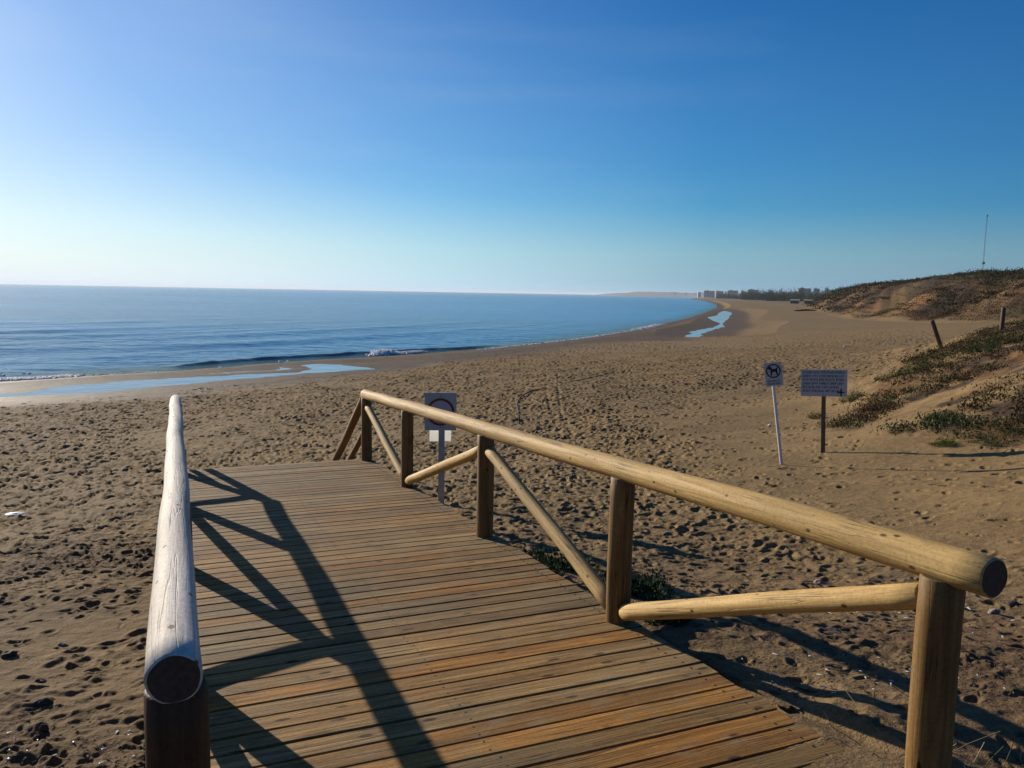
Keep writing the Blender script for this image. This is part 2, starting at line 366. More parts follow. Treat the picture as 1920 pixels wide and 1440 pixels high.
def make_wood(name, stops, axis='Z', knots=True, rough=0.62, bump=0.35, objcol=False, grey=None, blotch=False):
    m, nt, b = mat(name)
    tc = N(nt, 'TexCoord'); oi = N(nt, 'ObjectInfo')
    add = N(nt, 'VectorMath', operation='ADD'); mul = N(nt, 'VectorMath', operation='SCALE'); mul.inputs['Scale'].default_value = 37.0
    cmb = N(nt, 'CombineXYZ')
    for i in range(3): nt.links.new(oi.outputs['Random'], cmb.inputs[i])
    nt.links.new(cmb.outputs[0], mul.inputs[0]); nt.links.new(tc.outputs['Object'], add.inputs[0]); nt.links.new(mul.outputs[0], add.inputs[1])
    sc = {'Z': (30, 30, 1.6), 'X': (1.4, 34, 34)}[axis]; sc2 = {'Z': (5, 5, 0.9), 'X': (0.7, 5, 5)}[axis]
    mp = N(nt, 'Mapping'); mp.inputs['Scale'].default_value = sc; nt.links.new(add.outputs[0], mp.inputs['Vector'])
    g = N(nt, 'TexNoise', Scale=1.0, Detail=8.0, Roughness=0.68, Distortion=0.6); nt.links.new(mp.outputs[0], g.inputs['Vector'])
    mp2 = N(nt, 'Mapping'); mp2.inputs['Scale'].default_value = sc2; nt.links.new(add.outputs[0], mp2.inputs['Vector'])
    g2 = N(nt, 'TexNoise', Scale=1.0, Detail=4.0); nt.links.new(mp2.outputs[0], g2.inputs['Vector'])
    r = ramp(nt, g.outputs['Fac'], stops)
    big = ramp(nt, g2.outputs['Fac'], [(0.3, (0.72, 0.7, 0.68)), (0.7, (1.15, 1.12, 1.08))])
    c = mixc(nt, 0.85, r.outputs[0], big.outputs[0], 'MULTIPLY')
    if objcol:
        c = mixc(nt, 1.0, c, oi.outputs['Color'], 'MULTIPLY')
    h = g.outputs['Fac']
    if knots:
        mk = N(nt, 'Mapping'); mk.inputs['Scale'].default_value = (13, 13, 7) if axis == 'Z' else (3, 8, 8); nt.links.new(add.outputs[0], mk.inputs['Vector'])
        vo = N(nt, 'TexVoronoi', Scale=1.0); nt.links.new(mk.outputs[0], vo.inputs['Vector'])
        kr = ramp(nt, vo.outputs['Distance'], [(0.085, (0.0,) * 3), (0.13, (1.0,) * 3)])
        c = mixc(nt, 1.0, c, mixc(nt, kr.outputs[0], (0.26, 0.18, 0.12), (1.0, 1.0, 1.0)), 'MULTIPLY')
    mc = N(nt, 'Mapping'); mc.inputs['Scale'].default_value = (26, 26, 0.8) if axis == 'Z' else (0.8, 22, 22); nt.links.new(add.outputs[0], mc.inputs['Vector'])
    nc = N(nt, 'TexNoise', Scale=1.0, Detail=3.0, Roughness=0.5, Distortion=0.3); nt.links.new(mc.outputs[0], nc.inputs['Vector'])
    ck = ramp(nt, nc.outputs['Fac'], [(0.475, (1,) * 3), (0.497, (0.30,) * 3), (0.503, (0.30,) * 3), (0.525, (1,) * 3)])
    mcm = N(nt, 'TexNoise', Scale=2.2, Detail=2.0); nt.links.new(add.outputs[0], mcm.inputs['Vector'])
    ckm = ramp(nt, mcm.outputs['Fac'], [(0.50, (0,) * 3), (0.60, (1,) * 3)])
    c = mixc(nt, ckm.outputs[0], c, mixc(nt, 1.0, c, ck.outputs[0], 'MULTIPLY'))
    sp = N(nt, 'TexNoise', Scale=70.0, Detail=4.0, Roughness=0.7); nt.links.new(add.outputs[0], sp.inputs['Vector'])
    spr = ramp(nt, sp.outputs['Fac'], [(0.35, (0.68,) * 3), (0.55, (1.05,) * 3)]); c = mixc(nt, 0.7, c, spr.outputs[0], 'MULTIPLY')
    if blotch:
        gp = N(nt, 'NewGeometry'); bn = N(nt, 'TexNoise', Scale=1.1, Detail=5.0, Roughness=0.6); nt.links.new(gp.outputs['Position'], bn.inputs['Vector'])
        br_ = ramp(nt, bn.outputs['Fac'], [(0.42, (0,) * 3), (0.62, (0.75,) * 3)]); c = mixc(nt, br_.outputs[0], c, mixc(nt, 1.0, c, (1.25, 0.95, 0.48), 'MULTIPLY'))
        dn = N(nt, 'TexNoise', Scale=5.0, Detail=6.0, Roughness=0.7); nt.links.new(gp.outputs['Position'], dn.inputs['Vector'])
        dr = ramp(nt, dn.outputs['Fac'], [(0.54, (0,) * 3), (0.70, (0.65,) * 3)]); c = mixc(nt, dr.outputs[0], c, (0.22, 0.155, 0.08))
        ds = ramp(nt, dn.outputs['Fac'], [(0.30, (0.55,) * 3), (0.42, (1,) * 3)]); c = mixc(nt, 1.0, c, ds.outputs[0], 'MULTIPLY')
    if grey is not None:
        ng = N(nt, 'TexNoise', Scale=14.0, Detail=6.0, Roughness=0.7); nt.links.new(add.outputs[0], ng.inputs['Vector'])
        gr = ramp(nt, ng.outputs['Fac'], [(0.45, (0,) * 3), (0.62, (1,) * 3)])
        c = mixc(nt, gr.outputs[0], c, grey)
    nt.links.new(c, b.inputs['Base Color']); b.inputs['Roughness'].default_value = rough; b.inputs['Specular IOR Level'].default_value = 0.22
    hm = N(nt, 'Math', operation='MULTIPLY'); nt.links.new(h, hm.inputs[0]); nt.links.new(ck.outputs[0], hm.inputs[1]); h = hm.outputs[0]
    bp = N(nt, 'Bump', Strength=bump, Distance=0.005); nt.links.new(h, bp.inputs['Height']); nt.links.new(bp.outputs[0], b.inputs['Normal'])
    return m
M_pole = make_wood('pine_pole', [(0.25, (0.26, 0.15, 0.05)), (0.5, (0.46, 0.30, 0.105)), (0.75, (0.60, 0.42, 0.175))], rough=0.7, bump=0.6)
M_pole_sheen = make_wood('sheen_pole', [(0.25, (0.46, 0.40, 0.31)), (0.5, (0.64, 0.58, 0.49)), (0.75, (0.74, 0.69, 0.61))], rough=0.75, bump=0.9)  # low sun's sheen on the left poles, put into a paler wood colour
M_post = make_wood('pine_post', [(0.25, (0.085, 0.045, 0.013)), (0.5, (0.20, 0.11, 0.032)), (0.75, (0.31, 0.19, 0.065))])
M_post_shade = make_wood('shaded_pine_post', [(0.25, (0.03, 0.014, 0.007)), (0.5, (0.07, 0.032, 0.014)), (0.75, (0.11, 0.06, 0.026))])  # post pine darkened: shade on the left posts is put into the colour
M_plank = make_wood('deck_board', [(0.2, (0.05, 0.032, 0.014)), (0.48, (0.17, 0.119, 0.056)), (0.72, (0.32, 0.24, 0.125))], axis='X', objcol=True, rough=0.8, bump=0.9, blotch=True)
M_end = simple('end_grain', (0.055, 0.032, 0.018), 0.8, 0, 0.35, 60)
M_screw = simple('screw', (0.08, 0.075, 0.07), 0.5, 0.6)

# ------------------------------------------------------------------ the ground: one sheet, fine where the photograph looks
def axis_r():
    r = [0.25]
    while r[-1] < 14000:
        q = r[-1]
        d = 0.10 if q < 1.8 else max(0.014, q * q / (3.0 * 800) * 0.75)
        if q > 1.8 and q < 75: d = min(d, 0.11)
        elif 75 <= q < 170: d = min(d, 0.5)
        r.append(q + d if d < 0.05 * q or q < 1.8 else q * 1.05)
    return np.array(r)
RAD = axis_r()
ANG = np.unique(np.concatenate([np.linspace(-180, -48, 34), np.linspace(-48, -34.5, 60), np.linspace(-34.5, 34.5, 900), np.linspace(34.5, 48, 60), np.linspace(48, 180, 34)]))
ang = np.radians(ANG[:-1])                       # wraps round
Rg, Tg = np.meshgrid(RAD, ang, indexing='ij')
GX = (Rg * np.sin(Tg)).ravel(); GY = (Rg * np.cos(Tg)).ravel()
GZ = np.empty_like(GX)
for i0 in range(0, len(GX), 300000):
    sl = slice(i0, i0 + 300000); GZ[sl] = ground_rel(GX[sl], GY[sl])
a_, l_, dz_ = deck_coords(GX, GY)
rg = np.hypot(GX, GY)
wetm = 1 - sstep(-5.75, -5.5, GZ)
dry = 1 - wetm
hd = hill_d(GX, GY)
onhill = sstep(-1, 5, hd)
# trampling: thick in the middle of the beach, thin on the right and on the damp sand
tr = 0.25 + 0.75 * sstep(-0.45, 0.25, fbm(GX / 5, GY / 6, 90, 3) + 0.3 * np.exp(-((GX + 1) / 14) ** 2))
right_smooth = sstep(2.6, 5.2, GX + 0.25 * (GY - 8) * (GY < 8)) * (1 - sstep(24, 44, GY)) * sstep(5.2, 7.5, GY + 0.25 * GX)
tr = tr * (1 - 0.86 * right_smooth) * dry * (1 - onhill)
near = sstep(5, 10, rg)
fall = 1 - sstep(90, 150, rg)
def blob(x, y, a, b, t=0.0):
    c, q = math.cos(t), math.sin(t); u = ((GX - x) * c + (GY - y) * q) / a; v = (-(GX - x) * q + (GY - y) * c) / b; return np.exp(-(u * u + v * v))
rub = np.clip(blob(-5.2, 9.6, 2.8, 1.3, .2) + 0.9 * blob(-2.3, 3.7, .9, .7) + 0.7 * blob(2.7, 4.3, 1.0, .7, -.5) + 0.6 * blob(-6.5, 7.2, 1.5, .8), 0, 1)
rub = rub * (0.5 + 0.5 * sstep(-0.2, 0.2, fbm(GX / 0.7, GY / 0.7, 170, 3)))
flat_ = np.clip(blob(-3.6, 6.3, .75, .6) + blob(-2.35, 4.75, .35, .5) + blob(-3.0, 5.2, .5, .3), 0, 1)
tr = tr * (1 - 0.9 * flat_) * (1 - 0.5 * rub)
GZ += fbm(GX / 3.2, GY / 3.2, 160, 3) * 0.10 * sstep(4, 9, rg) * (1 - sstep(60, 90, rg)) * dry
GZ += craters(GX, GY, 0.36, 11, 0.7 * tr, 0.044, 0.32) * sstep(7, 13, rg) * fall
GZ += craters(GX + 0.2, GY - 0.13, 0.52, 21, 0.85 * tr, 0.085, 0.28) * sstep(12, 22, rg) * fall
GZ += craters(GX, GY, 0.24, 31, 0.75 * tr, 0.032, 0.36) * (0.62 + 0.38 * sstep(9, 16, rg)) * (1 - sstep(34, 45, rg)) * (0.35 + 0.65 * sstep(4, 8, rg))
GZ += craters(GX, GY, 0.14, 41, 0.55 * tr, 0.014, 0.34) * (1 - sstep(14, 18, rg))
msk = rg < 60
f1 = fbm(GX[msk] / 0.8, GY[msk] / 0.8, 100, 4) * 0.045 + fbm(GX[msk] / 0.17, GY[msk] / 0.17, 110, 4) * 0.022
GZ[msk] += f1 * (0.25 + 0.75 * dry[msk]) * (1 - 0.65 * right_smooth[msk]) * (1 - .8 * flat_[msk])
msn = rg < 14
lump = np.clip(fbm(GX[msn] / 0.11, GY[msn] / 0.11, 130, 2) - 0.15, 0, 1) * 0.045
GZ[msn] += lump * (1 - sstep(9, 14, rg[msn])) * sstep(-0.2, 0.3, fbm(GX[msn] / 1.3, GY[msn] / 1.3, 140, 2))
GZ += wetm * (fbm(GX / 6, GY / 1.8, 150, 2) * 0.008 + fbm(GX / 4.5 + GY / 6, GY / 2.0, 155, 4) * 0.035)
mrb = (rub > 0.02) & (rg < 16)
GZ[mrb] += rub[mrb] * (fbm(GX[mrb] / 0.09, GY[mrb] / 0.09, 180, 3) * 0.045 + np.clip(fbm(GX[mrb] / 0.05, GY[mrb] / 0.05, 190, 2) - .1, 0, 1) * 0.05)
# pair of wheel ruts wandering up the beach
def rut(px_list, w, d):
    pl = [P(x, y, z) for x, y, z in px_list]
    m = (rg < 75) & (rg > 8)
    dd = poly_sd(pl, GX[m], GY[m], closed=False)
    GZ[m] += -d * np.exp(-(dd / w) ** 2) + 0.35 * d * np.exp(-((dd - 2 * w) / w) ** 2)
rut([(1052, 812, -3.9), (1044, 790, -4.0), (1032, 765, -4.2), (1026, 730, -4.5), (1024, 700, -4.8)], 0.06, 0.02)
rut([(1075, 815, -3.9), (1066, 800, -4.0), (1052, 770, -4.2), (1048, 735, -4.5), (1046, 700, -4.8)], 0.06, 0.02)
GZ = deck_clamp(GX, GY, GZ)
nr, na = len(RAD), len(ang)
idx = np.arange(nr * na).reshape(nr, na)
a0 = idx[:-1, :]; a1 = np.roll(idx, -1, axis=1)[:-1, :]; b0 = idx[1:, :]; b1 = np.roll(idx, -1, axis=1)[1:, :]
faces = np.stack([a0, b0, b1, a1], axis=-1).reshape(-1, 4)
gme = from_np('ground', np.c_[GX, GY, GZ + CZ], faces, smooth=True)
# what the soil is made of
sand_c = np.array([0.242, 0.163, 0.074]); wet_c = np.array([0.125, 0.085, 0.048]); earth = np.array([0.26, 0.135, 0.055]); darkb = np.array([0.075, 0.05, 0.03]); grn = np.array([0.055, 0.065, 0.022]); grey = np.array([0.20, 0.14, 0.074])
col = np.tile(sand_c, (len(GX), 1))
def blend(w, c):
    global col
    col = col * (1 - w[:, None]) + np.asarray(c)[None] * w[:, None]
blend(0.55 * sstep(-0.1, 0.4, fbm(GX / 9, GY / 12, 200, 4)) * (1 - onhill), grey)
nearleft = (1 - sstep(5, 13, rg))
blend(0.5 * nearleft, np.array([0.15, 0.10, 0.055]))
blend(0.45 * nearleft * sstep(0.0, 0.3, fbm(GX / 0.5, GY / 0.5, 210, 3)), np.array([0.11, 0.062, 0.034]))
blend(0.75 * rub, np.array([0.095, 0.058, 0.032]))
blend(wetm * 0.9, wet_c)
duneveg = sstep(-0.3, 0.5, poly_sd(DUNE, GX, GY)) * (1 - sstep(48, 62, GY))
blend(duneveg * sstep(-0.15, 0.15, fbm(GX / 1.8, GY / 1.8, 220, 4) - 0.1 * (GX < 0)), np.array([0.17, 0.095, 0.042]))
blend(duneveg * sstep(-0.02, 0.2, fbm(GX / 1.2, GY / 1.2, 230, 4)), darkb * 1.0)
hn = fbm(GX / 11, GY / 14, 240, 5)
blend(onhill, np.array([0.095, 0.052, 0.025]))
blend(onhill * sstep(-0.12, 0.04, hn), darkb * 0.6)
blend(onhill * sstep(-0.1, -0.3, hn) if False else onhill * (1 - sstep(-0.35, -0.2, hn)), np.array([0.14, 0.09, 0.045]))
blend(onhill * (1 - sstep(6, 16, hd)) * sstep(0.0, 0.2, fbm(GX / 14, GY / 14, 250, 3)) * (GZ < 1.5), earth)
blend(onhill * sstep(0.1, 0.3, fbm(GX / 9, GY / 9, 260, 4)) * 0.7, grn)
blend(sstep(40, 80, hd), grn * 0.8)
set_col(gme, 'soil', col)
wa = gme.attributes.new('wet', 'FLOAT', 'POINT'); wa.data.foreach_set('value', wetm.astype(np.float32))
ground = link('ground', gme, M_sand); tag(ground, kind='structure')

def drift():
    la = np.linspace(-0.6, 3.1, 190); ll = np.linspace(1.85, 3.05, 100); A_, L_ = np.meshgrid(la, ll, indexing='ij'); a = A_.ravel(); l = L_.ravel()
    n1 = fbm(a * 2.5, l * 2.5, 500, 4); n2 = fbm(a * 16, l * 16, 510, 3)
    h = 0.05 * sstep(2.05, 2.62, l + 0.22 * n1 - 0.10 * np.clip(a - 1.6, 0, 9)) * (1 - sstep(1.9, 2.9, a + 0.4 * n1)) - 0.006 + 0.006 * n2
    p0 = deck(0, 0); X = p0.x + a * wd.x + l * lt.x; Y = p0.y + a * wd.y + l * lt.y; Z = p0.z + a * wd.z + l * lt.z + h
    g = deck_clamp(X, Y, ground_rel(X, Y)) + CZ; out = sstep(2.56, 2.90, l); Z = np.where(l > 2.56, Z * (1 - out) + (g - 0.02) * out, Z)
    i = np.arange(len(la) * len(ll)).reshape(len(la), len(ll)); f = np.stack([i[:-1, :-1], i[:-1, 1:], i[1:, 1:], i[1:, :-1]], -1).reshape(-1, 4)
    f = f[(h[f] > -0.004).any(1)]; used = np.unique(f); m = np.full(len(a), -1); m[used] = np.arange(len(used)); me = from_np('sand_drift', np.c_[X, Y, Z][used], m[f][:, ::-1], smooth=True)
    set_col(me, 'soil', np.tile(np.array([0.17, 0.115, 0.06]), (len(used), 1))); w_ = me.attributes.new('wet', 'FLOAT', 'POINT'); return me
o = link('sand_drift', drift(), M_sand); tag(o, kind='structure')

# ------------------------------------------------------------------ the sea, with a low swell breaking on the shore
def sea_mesh():
    r = [20.0]
    while r[-1] < 150: r.append(r[-1] + 0.22)
    while r[-1] < 30000: r.append(r[-1] * 1.03)
    r = np.array(r); t = np.radians(np.unique(np.r_[np.linspace(-100, -36, 30), np.linspace(-36, 20, 700), np.linspace(20, 30, 10)]))
    R_, T_ = np.meshgrid(r, t, indexing='ij'); X = (R_ * np.sin(T_)).ravel(); Y = (R_ * np.cos(T_)).ravel()
    d = poly_sd(SHORE, X, Y, closed=False); ins = poly_sd(SEA_POLY, X, Y) > 0
    s = np.where(ins, d, -d); rr2 = np.hypot(X, Y)
    Z = np.zeros_like(X)
    # along-shore coordinate by bearing
    th = np.degrees(np.arctan2(X, Y))
    amp = sstep(-25, -20, th) * (1 - sstep(-3.5, 0, th))
    amp = amp * (0.75 + 0.4 * vnoise(th * 1.2, th * 0 + 1, 5))
    c = 2.6 + 0.8 * vnoise(th * 0.7, th * 0, 9) - 1.6 * sstep(-8, -3, th)
    q = s - c
    Z += amp * 0.25 * np.where(q < 0, np.exp(-(q / 0.55) ** 2), np.exp(-(q / 1.5) ** 2)) * (s > 0)
    for k, (wl, am, sd_) in enumerate(((11, 0.05, 1), (19, 0.07, 2), (7, 0.03, 3))):
        Z += am * np.sin(s / wl * 6.283 + 3 * fbm(X / 40, Y / 40, 300 + sd_, 2)) * sstep(4, 20, s) * (1 - sstep(120, 200, rr2))
    Z += fbm(X / 1.8, Y / 1.0, 320, 3) * 0.05 * sstep(1, 5, s) * (1 - sstep(100, 150, rr2))
    Z = np.where(s < -1.5, -0.3, Z)
    i = np.arange(len(r) * len(t)).reshape(len(r), len(t))
    f = np.stack([i[:-1, :-1], i[1:, :-1], i[1:, 1:], i[:-1, 1:]], -1).reshape(-1, 4)
    me = from_np('sea', np.c_[X, Y, Z + CZ - 6.0], f, smooth=True)
    sh = me.attributes.new('shallow', 'FLOAT', 'POINT'); sh.data.foreach_set('value', (np.exp(-(np.clip(s, 0, 99) / 4.5) ** 2) * (s < 60)).astype(np.float32)); return me
sea = link('sea', sea_mesh(), M_sea); tag(sea, kind='structure')

def sheet(name, poly, z, grow=1.5):
    bm = bmesh.new(); pts = [Vector((x, y, z + CZ)) for x, y in poly]
    vs = [bm.verts.new(p) for p in pts]; f = bm.faces.new(vs)
    if f.normal.z < 0 or True:
        bm.normal_update()
        if f.normal.z < 0: f.normal_flip()
    bmesh.ops.triangulate(bm, faces=bm.faces[:])
    o = link(name, bm_mesh(bm, name), M_calm); tag(o, kind='structure'); return o
def hull_box(poly, m):
    p = np.array(poly); return [(p[:, 0].min() - m, p[:, 1].min() - m), (p[:, 0].max() + m, p[:, 1].min() - m), (p[:, 0].max() + m, p[:, 1].max() + m), (p[:, 0].min() - m, p[:, 1].max() + m)]
def grow(poly, m):
    """push a polygon's corners outwards a little so its rim lies under the sand"""
    n = len(poly); out = []
    ar = sum(poly[i][0] * poly[(i + 1) % n][1] - poly[(i + 1) % n][0] * poly[i][1] for i in range(n)); sg = 1 if ar > 0 else -1
    for i in range(n):
        a = Vector(poly[i - 1]); b = Vector(poly[i]); c = Vector(poly[(i + 1) % n])
        e1 = (b - a).normalized(); e2 = (c - b).normalized(); nv = Vector((e1.y + e2.y, -(e1.x + e2.x))) * sg
        if nv.length > 1e-6: nv.normalize()
        out.append((b.x + nv.x * m, b.y + nv.y * m))
    return out
sheet('lagoon', grow(LAG, 2.2), -6.0)
sheet('tidal_pool', grow(POOL, 1.6), -5.91)

# foam where the swell breaks: many small froth lumps
def foam():
    V = []; Fc = []
    def lump(x, y, z, s, h):
        b = len(V); k = 6; a0 = random.random() * 6
        for i in range(k):
            t = a0 + i / k * 6.283; rr_ = s * random.uniform(.6, 1.2); V.append((x + rr_ * math.cos(t), y + rr_ * math.sin(t), z - 0.05))
        for i in range(k):
            t = a0 + i / k * 6.283; rr_ = s * random.uniform(.4, .8); V.append((x + rr_ * math.cos(t), y + rr_ * math.sin(t), z + h * random.uniform(.5, .8)))
        V.append((x, y, z + h)); top = len(V) - 1
        for i in range(k):
            j = (i + 1) % k; Fc.append((b + i, b + j, b + k + j)); Fc.append((b + i, b + k + j, b + k + i)); Fc.append((b + k + i, b + k + j, top))
    def line(pts, n, sz, h, spread, z=-5.97):
        w = [P(x, y, -6.0) for x, y in pts]; seg = [math.dist(w[i], w[i + 1]) for i in range(len(w) - 1)]; tot = sum(seg)
        for _ in range(n):
            t = random.random() * tot; i = 0
            while i < len(seg) - 1 and t > seg[i]: t -= seg[i]; i += 1
            u = t / seg[i]; x = w[i][0] * (1 - u) + w[i + 1][0] * u; y = w[i][1] * (1 - u) + w[i + 1][1] * u
            if vnoise(np.array([x / 1.7]), np.array([y / 1.7]), 77)[0] < 0.28: continue
            q = random.gauss(0, spread); q2 = random.gauss(0, spread)
            lump(x + q, y + q2, z + CZ, sz * random.uniform(.5, 1.4), h * random.uniform(.2, 1.0))
    line([(-250, 722), (0, 712), (80, 709), (150, 704)], 2200, 0.15, 0.07, 0.35)
    line([(-200, 706), (0, 702)], 120, 0.12, 0.1, 0.8)
    line([(700, 667), (726, 664.5), (750, 663)], 500, 0.16, 0.14, 0.35, -5.93); line([(714, 665.5), (730, 664)], 420, 0.13, 0.42, 0.28, -5.88)
    line([(726, 664), (790, 660.5)], 420, 0.15, 0.10, 0.3, -5.90)
    line([(515, 680), (530, 679)], 40, 0.14, 0.15, 0.2)
    line([(1190, 619), (1240, 608.5)], 260, 0.45, 0.12, 0.5)
    line([(180, 703.5), (330, 696), (420, 689)], 150, 0.10, 0.04, 0.12)
    line([(900, 656), (1000, 646), (1100, 634), (1190, 620)], 420, 0.28, 0.05, 0.2)
    return from_np('sea_foam', V, Fc)
fo = link('sea_foam', foam(), M_foam); tag(fo, 'white foam of small waves breaking along the shore', 'foam', kind='stuff')

# ------------------------------------------------------------------ poles
def pole_mesh(name, length, r0, r1, seg=28, rings=None, cap=True, wob=0.012, chamf=0.006, seed=0):
    """round pole along local Z from 0 to length; end faces use material slot 1"""
    rr_ = random.Random(seed); rings = rings or max(6, int(length / 0.12))
    zs = [0.0, chamf] + [chamf + (length - 2 * chamf) * i / rings for i in range(1, rings)] + [length - chamf, length]
    bm = bmesh.new(); loops = []
    ph = [rr_.random() * 6.28 for _ in range(6)]
    for i, z in enumerate(zs):
        t = z / length; r = r0 + (r1 - r0) * t
        if i == 0 or i == len(zs) - 1: r -= chamf
        ox = wob * 0.35 * (math.sin(z * 1.7 + ph[0]) + 0.5 * math.sin(z * 3.9 + ph[1])); oy = wob * 0.35 * (math.sin(z * 1.3 + ph[2]) + 0.5 * math.sin(z * 4.3 + ph[3]))
        lp = []
        for k in range(seg):
            a = k / seg * 2 * math.pi
            q = r * (1 + 0.02 * math.sin(2 * a + ph[4] + z * 0.8) + 0.014 * math.sin(5 * a + ph[5] + z * 2.1) + 0.006 * rr_.uniform(-1, 1))
            lp.append(bm.verts.new((ox + q * math.cos(a), oy + q * math.sin(a), z)))
        loops.append(lp)
    for i in range(len(loops) - 1):
        for k in range(seg):
            f = bm.faces.new((loops[i][k], loops[i][(k + 1) % seg], loops[i + 1][(k + 1) % seg], loops[i + 1][k])); f.smooth = True
    f = bm.faces.new(list(reversed(loops[0]))); f.material_index = 1
    f = bm.faces.new(loops[-1]); f.material_index = 1
    return bm_mesh(bm, name)

def pole_between(name, a, b, r0, r1, m, parent, seed=0, seg=28):
    a = Vector(a); b = Vector(b); d = b - a
    o = link(name, pole_mesh(name, d.length, r0, r1, seg=seg, seed=seed), [m, M_end])
    o.rotation_mode = 'QUATERNION'; o.rotation_quaternion = d.to_track_quat('Z', 'Y')
    o.location = a
    if parent:
        o.parent = parent; o.matrix_parent_inverse = Matrix.Translation(-Vector(parent.location))
    return o

# ------------------------------------------------------------------ boardwalk
bw_loc = deck(5.5, 1.24)
bw = empty('boardwalk', bw_loc)
tag(bw, 'weathered ribbed plank boardwalk running down towards the sand', 'boardwalk')
inv = Matrix.Translation(-bw_loc)
Rm = Matrix((lt, wd, nn)).transposed()      # local X across, Y along, Z up
PITCH = 0.1462; THK = 0.034
def plank_mesh(seed):
    rr_ = random.Random(seed); bm = bmesh.new()
    w = PITCH - 0.012; Lh = (L1 - L0) / 2; n = 14
    prof = [(-w / 2, -THK), (-w / 2, -0.004), (-w / 2 + 0.004, 0)]
    prof += [(w / 2 - 0.004, 0), (w / 2, -0.004), (w / 2, -THK)]
    loops = []
    for i in range(n + 1):
        x = -Lh + 2 * Lh * i / n; bow = 0.002 * math.sin(i / n * 3.1 * rr_.uniform(.9, 1.1)); 
        dy = rr_.uniform(-.0006, .0006)
        loops.append([bm.verts.new((x + (rr_.uniform(-.012, .012) if i in (0, n) and j == 0 else 0), py + dy, pz + bow)) for j, (py, pz) in enumerate(prof)])
    m_ = len(prof)
    for i in range(n):
        for k in range(m_):
            bm.faces.new((loops[i][k], loops[i][(k + 1) % m_], loops[i + 1][(k + 1) % m_], loops[i + 1][k]))
    bm.faces.new(loops[0]); bm.faces.new(list(reversed(loops[-1])))
    for x in (-Lh + 0.10, -0.02, Lh - 0.10):
        for y in (-w * 0.27, w * 0.27):
            r = bmesh.ops.create_cone(bm, cap_ends=True, segments=8, radius1=0.0055, radius2=0.005, depth=0.004, matrix=Matrix.Translation((x, y, 0.0015)))
            for f in {f for v in r['verts'] for f in v.link_faces}: f.material_index = 1
    bmesh.ops.recalc_face_normals(bm, faces=bm.faces[:])
    me = bm_mesh(bm, 'plank'); me.materials.append(M_plank); me.materials.append(M_screw); return me
pmeshes = [plank_mesh(s) for s in range(6)]
a = A_END - PITCH / 2; k = 0
while a > -0.9:
    o = bpy.data.objects.new('plank', pmeshes[k % 6]); C.objects.link(o)
    jx = random.uniform(-.012, .012)
    p = deck(a + random.uniform(-.0015, .0015), (L0 + L1) / 2 + jx) + Vector((0, 0, random.uniform(-.0022, .0022)))
    Mx = Rm.to_4x4(); tw = Matrix.Rotation(rad(random.uniform(-.12, .12)), 4, 'Z') @ Matrix.Rotation(rad(random.uniform(-.5, .5)), 4, 'X')
    Mx = Matrix.Translation(p) @ Mx @ tw
    o.parent = bw; o.matrix_parent_inverse = inv; o.matrix_basis = Mx
    t = min(1, max(0, (a - 2.0) / 5.0)); u = random.random()
    warm = (1.30, 0.97, 0.46); neutral = (1.06, 0.96, 0.76); gre = (1.18, 1.12, 0.98)
    pw = 0.58 * (1 - t) + 0.08 * t
    base = warm if u < pw else (gre if u > 0.76 - 0.05 * t else neutral)
    v = random.uniform(.76, 1.22)
    o.color = (base[0] * v, base[1] * v, base[2] * v, 1)
    a -= PITCH; k += 1
def beam(name, a0_, a1_, l, w=0.06, h=0.14, drop=THK + 0.004):
    bm = bmesh.new(); bm_box(bm, (0, (a0_ + a1_) / 2, -drop - h / 2), (w, a1_ - a0_, h))
    bmesh.ops.bevel(bm, geom=bm.edges[:], offset=0.004, segments=1)
    o = link(name, bm_mesh(bm, name), M_plank); o.parent = bw; o.matrix_parent_inverse = inv
    o.matrix_basis = Matrix.Translation(deck(0, l)) @ Rm.to_4x4(); o.color = (0.8, 0.75, 0.65, 1); return o
for l in (0.03, 0.83, 1.65, 2.44): beam('joist', -0.8, A_END - 0.03, l)

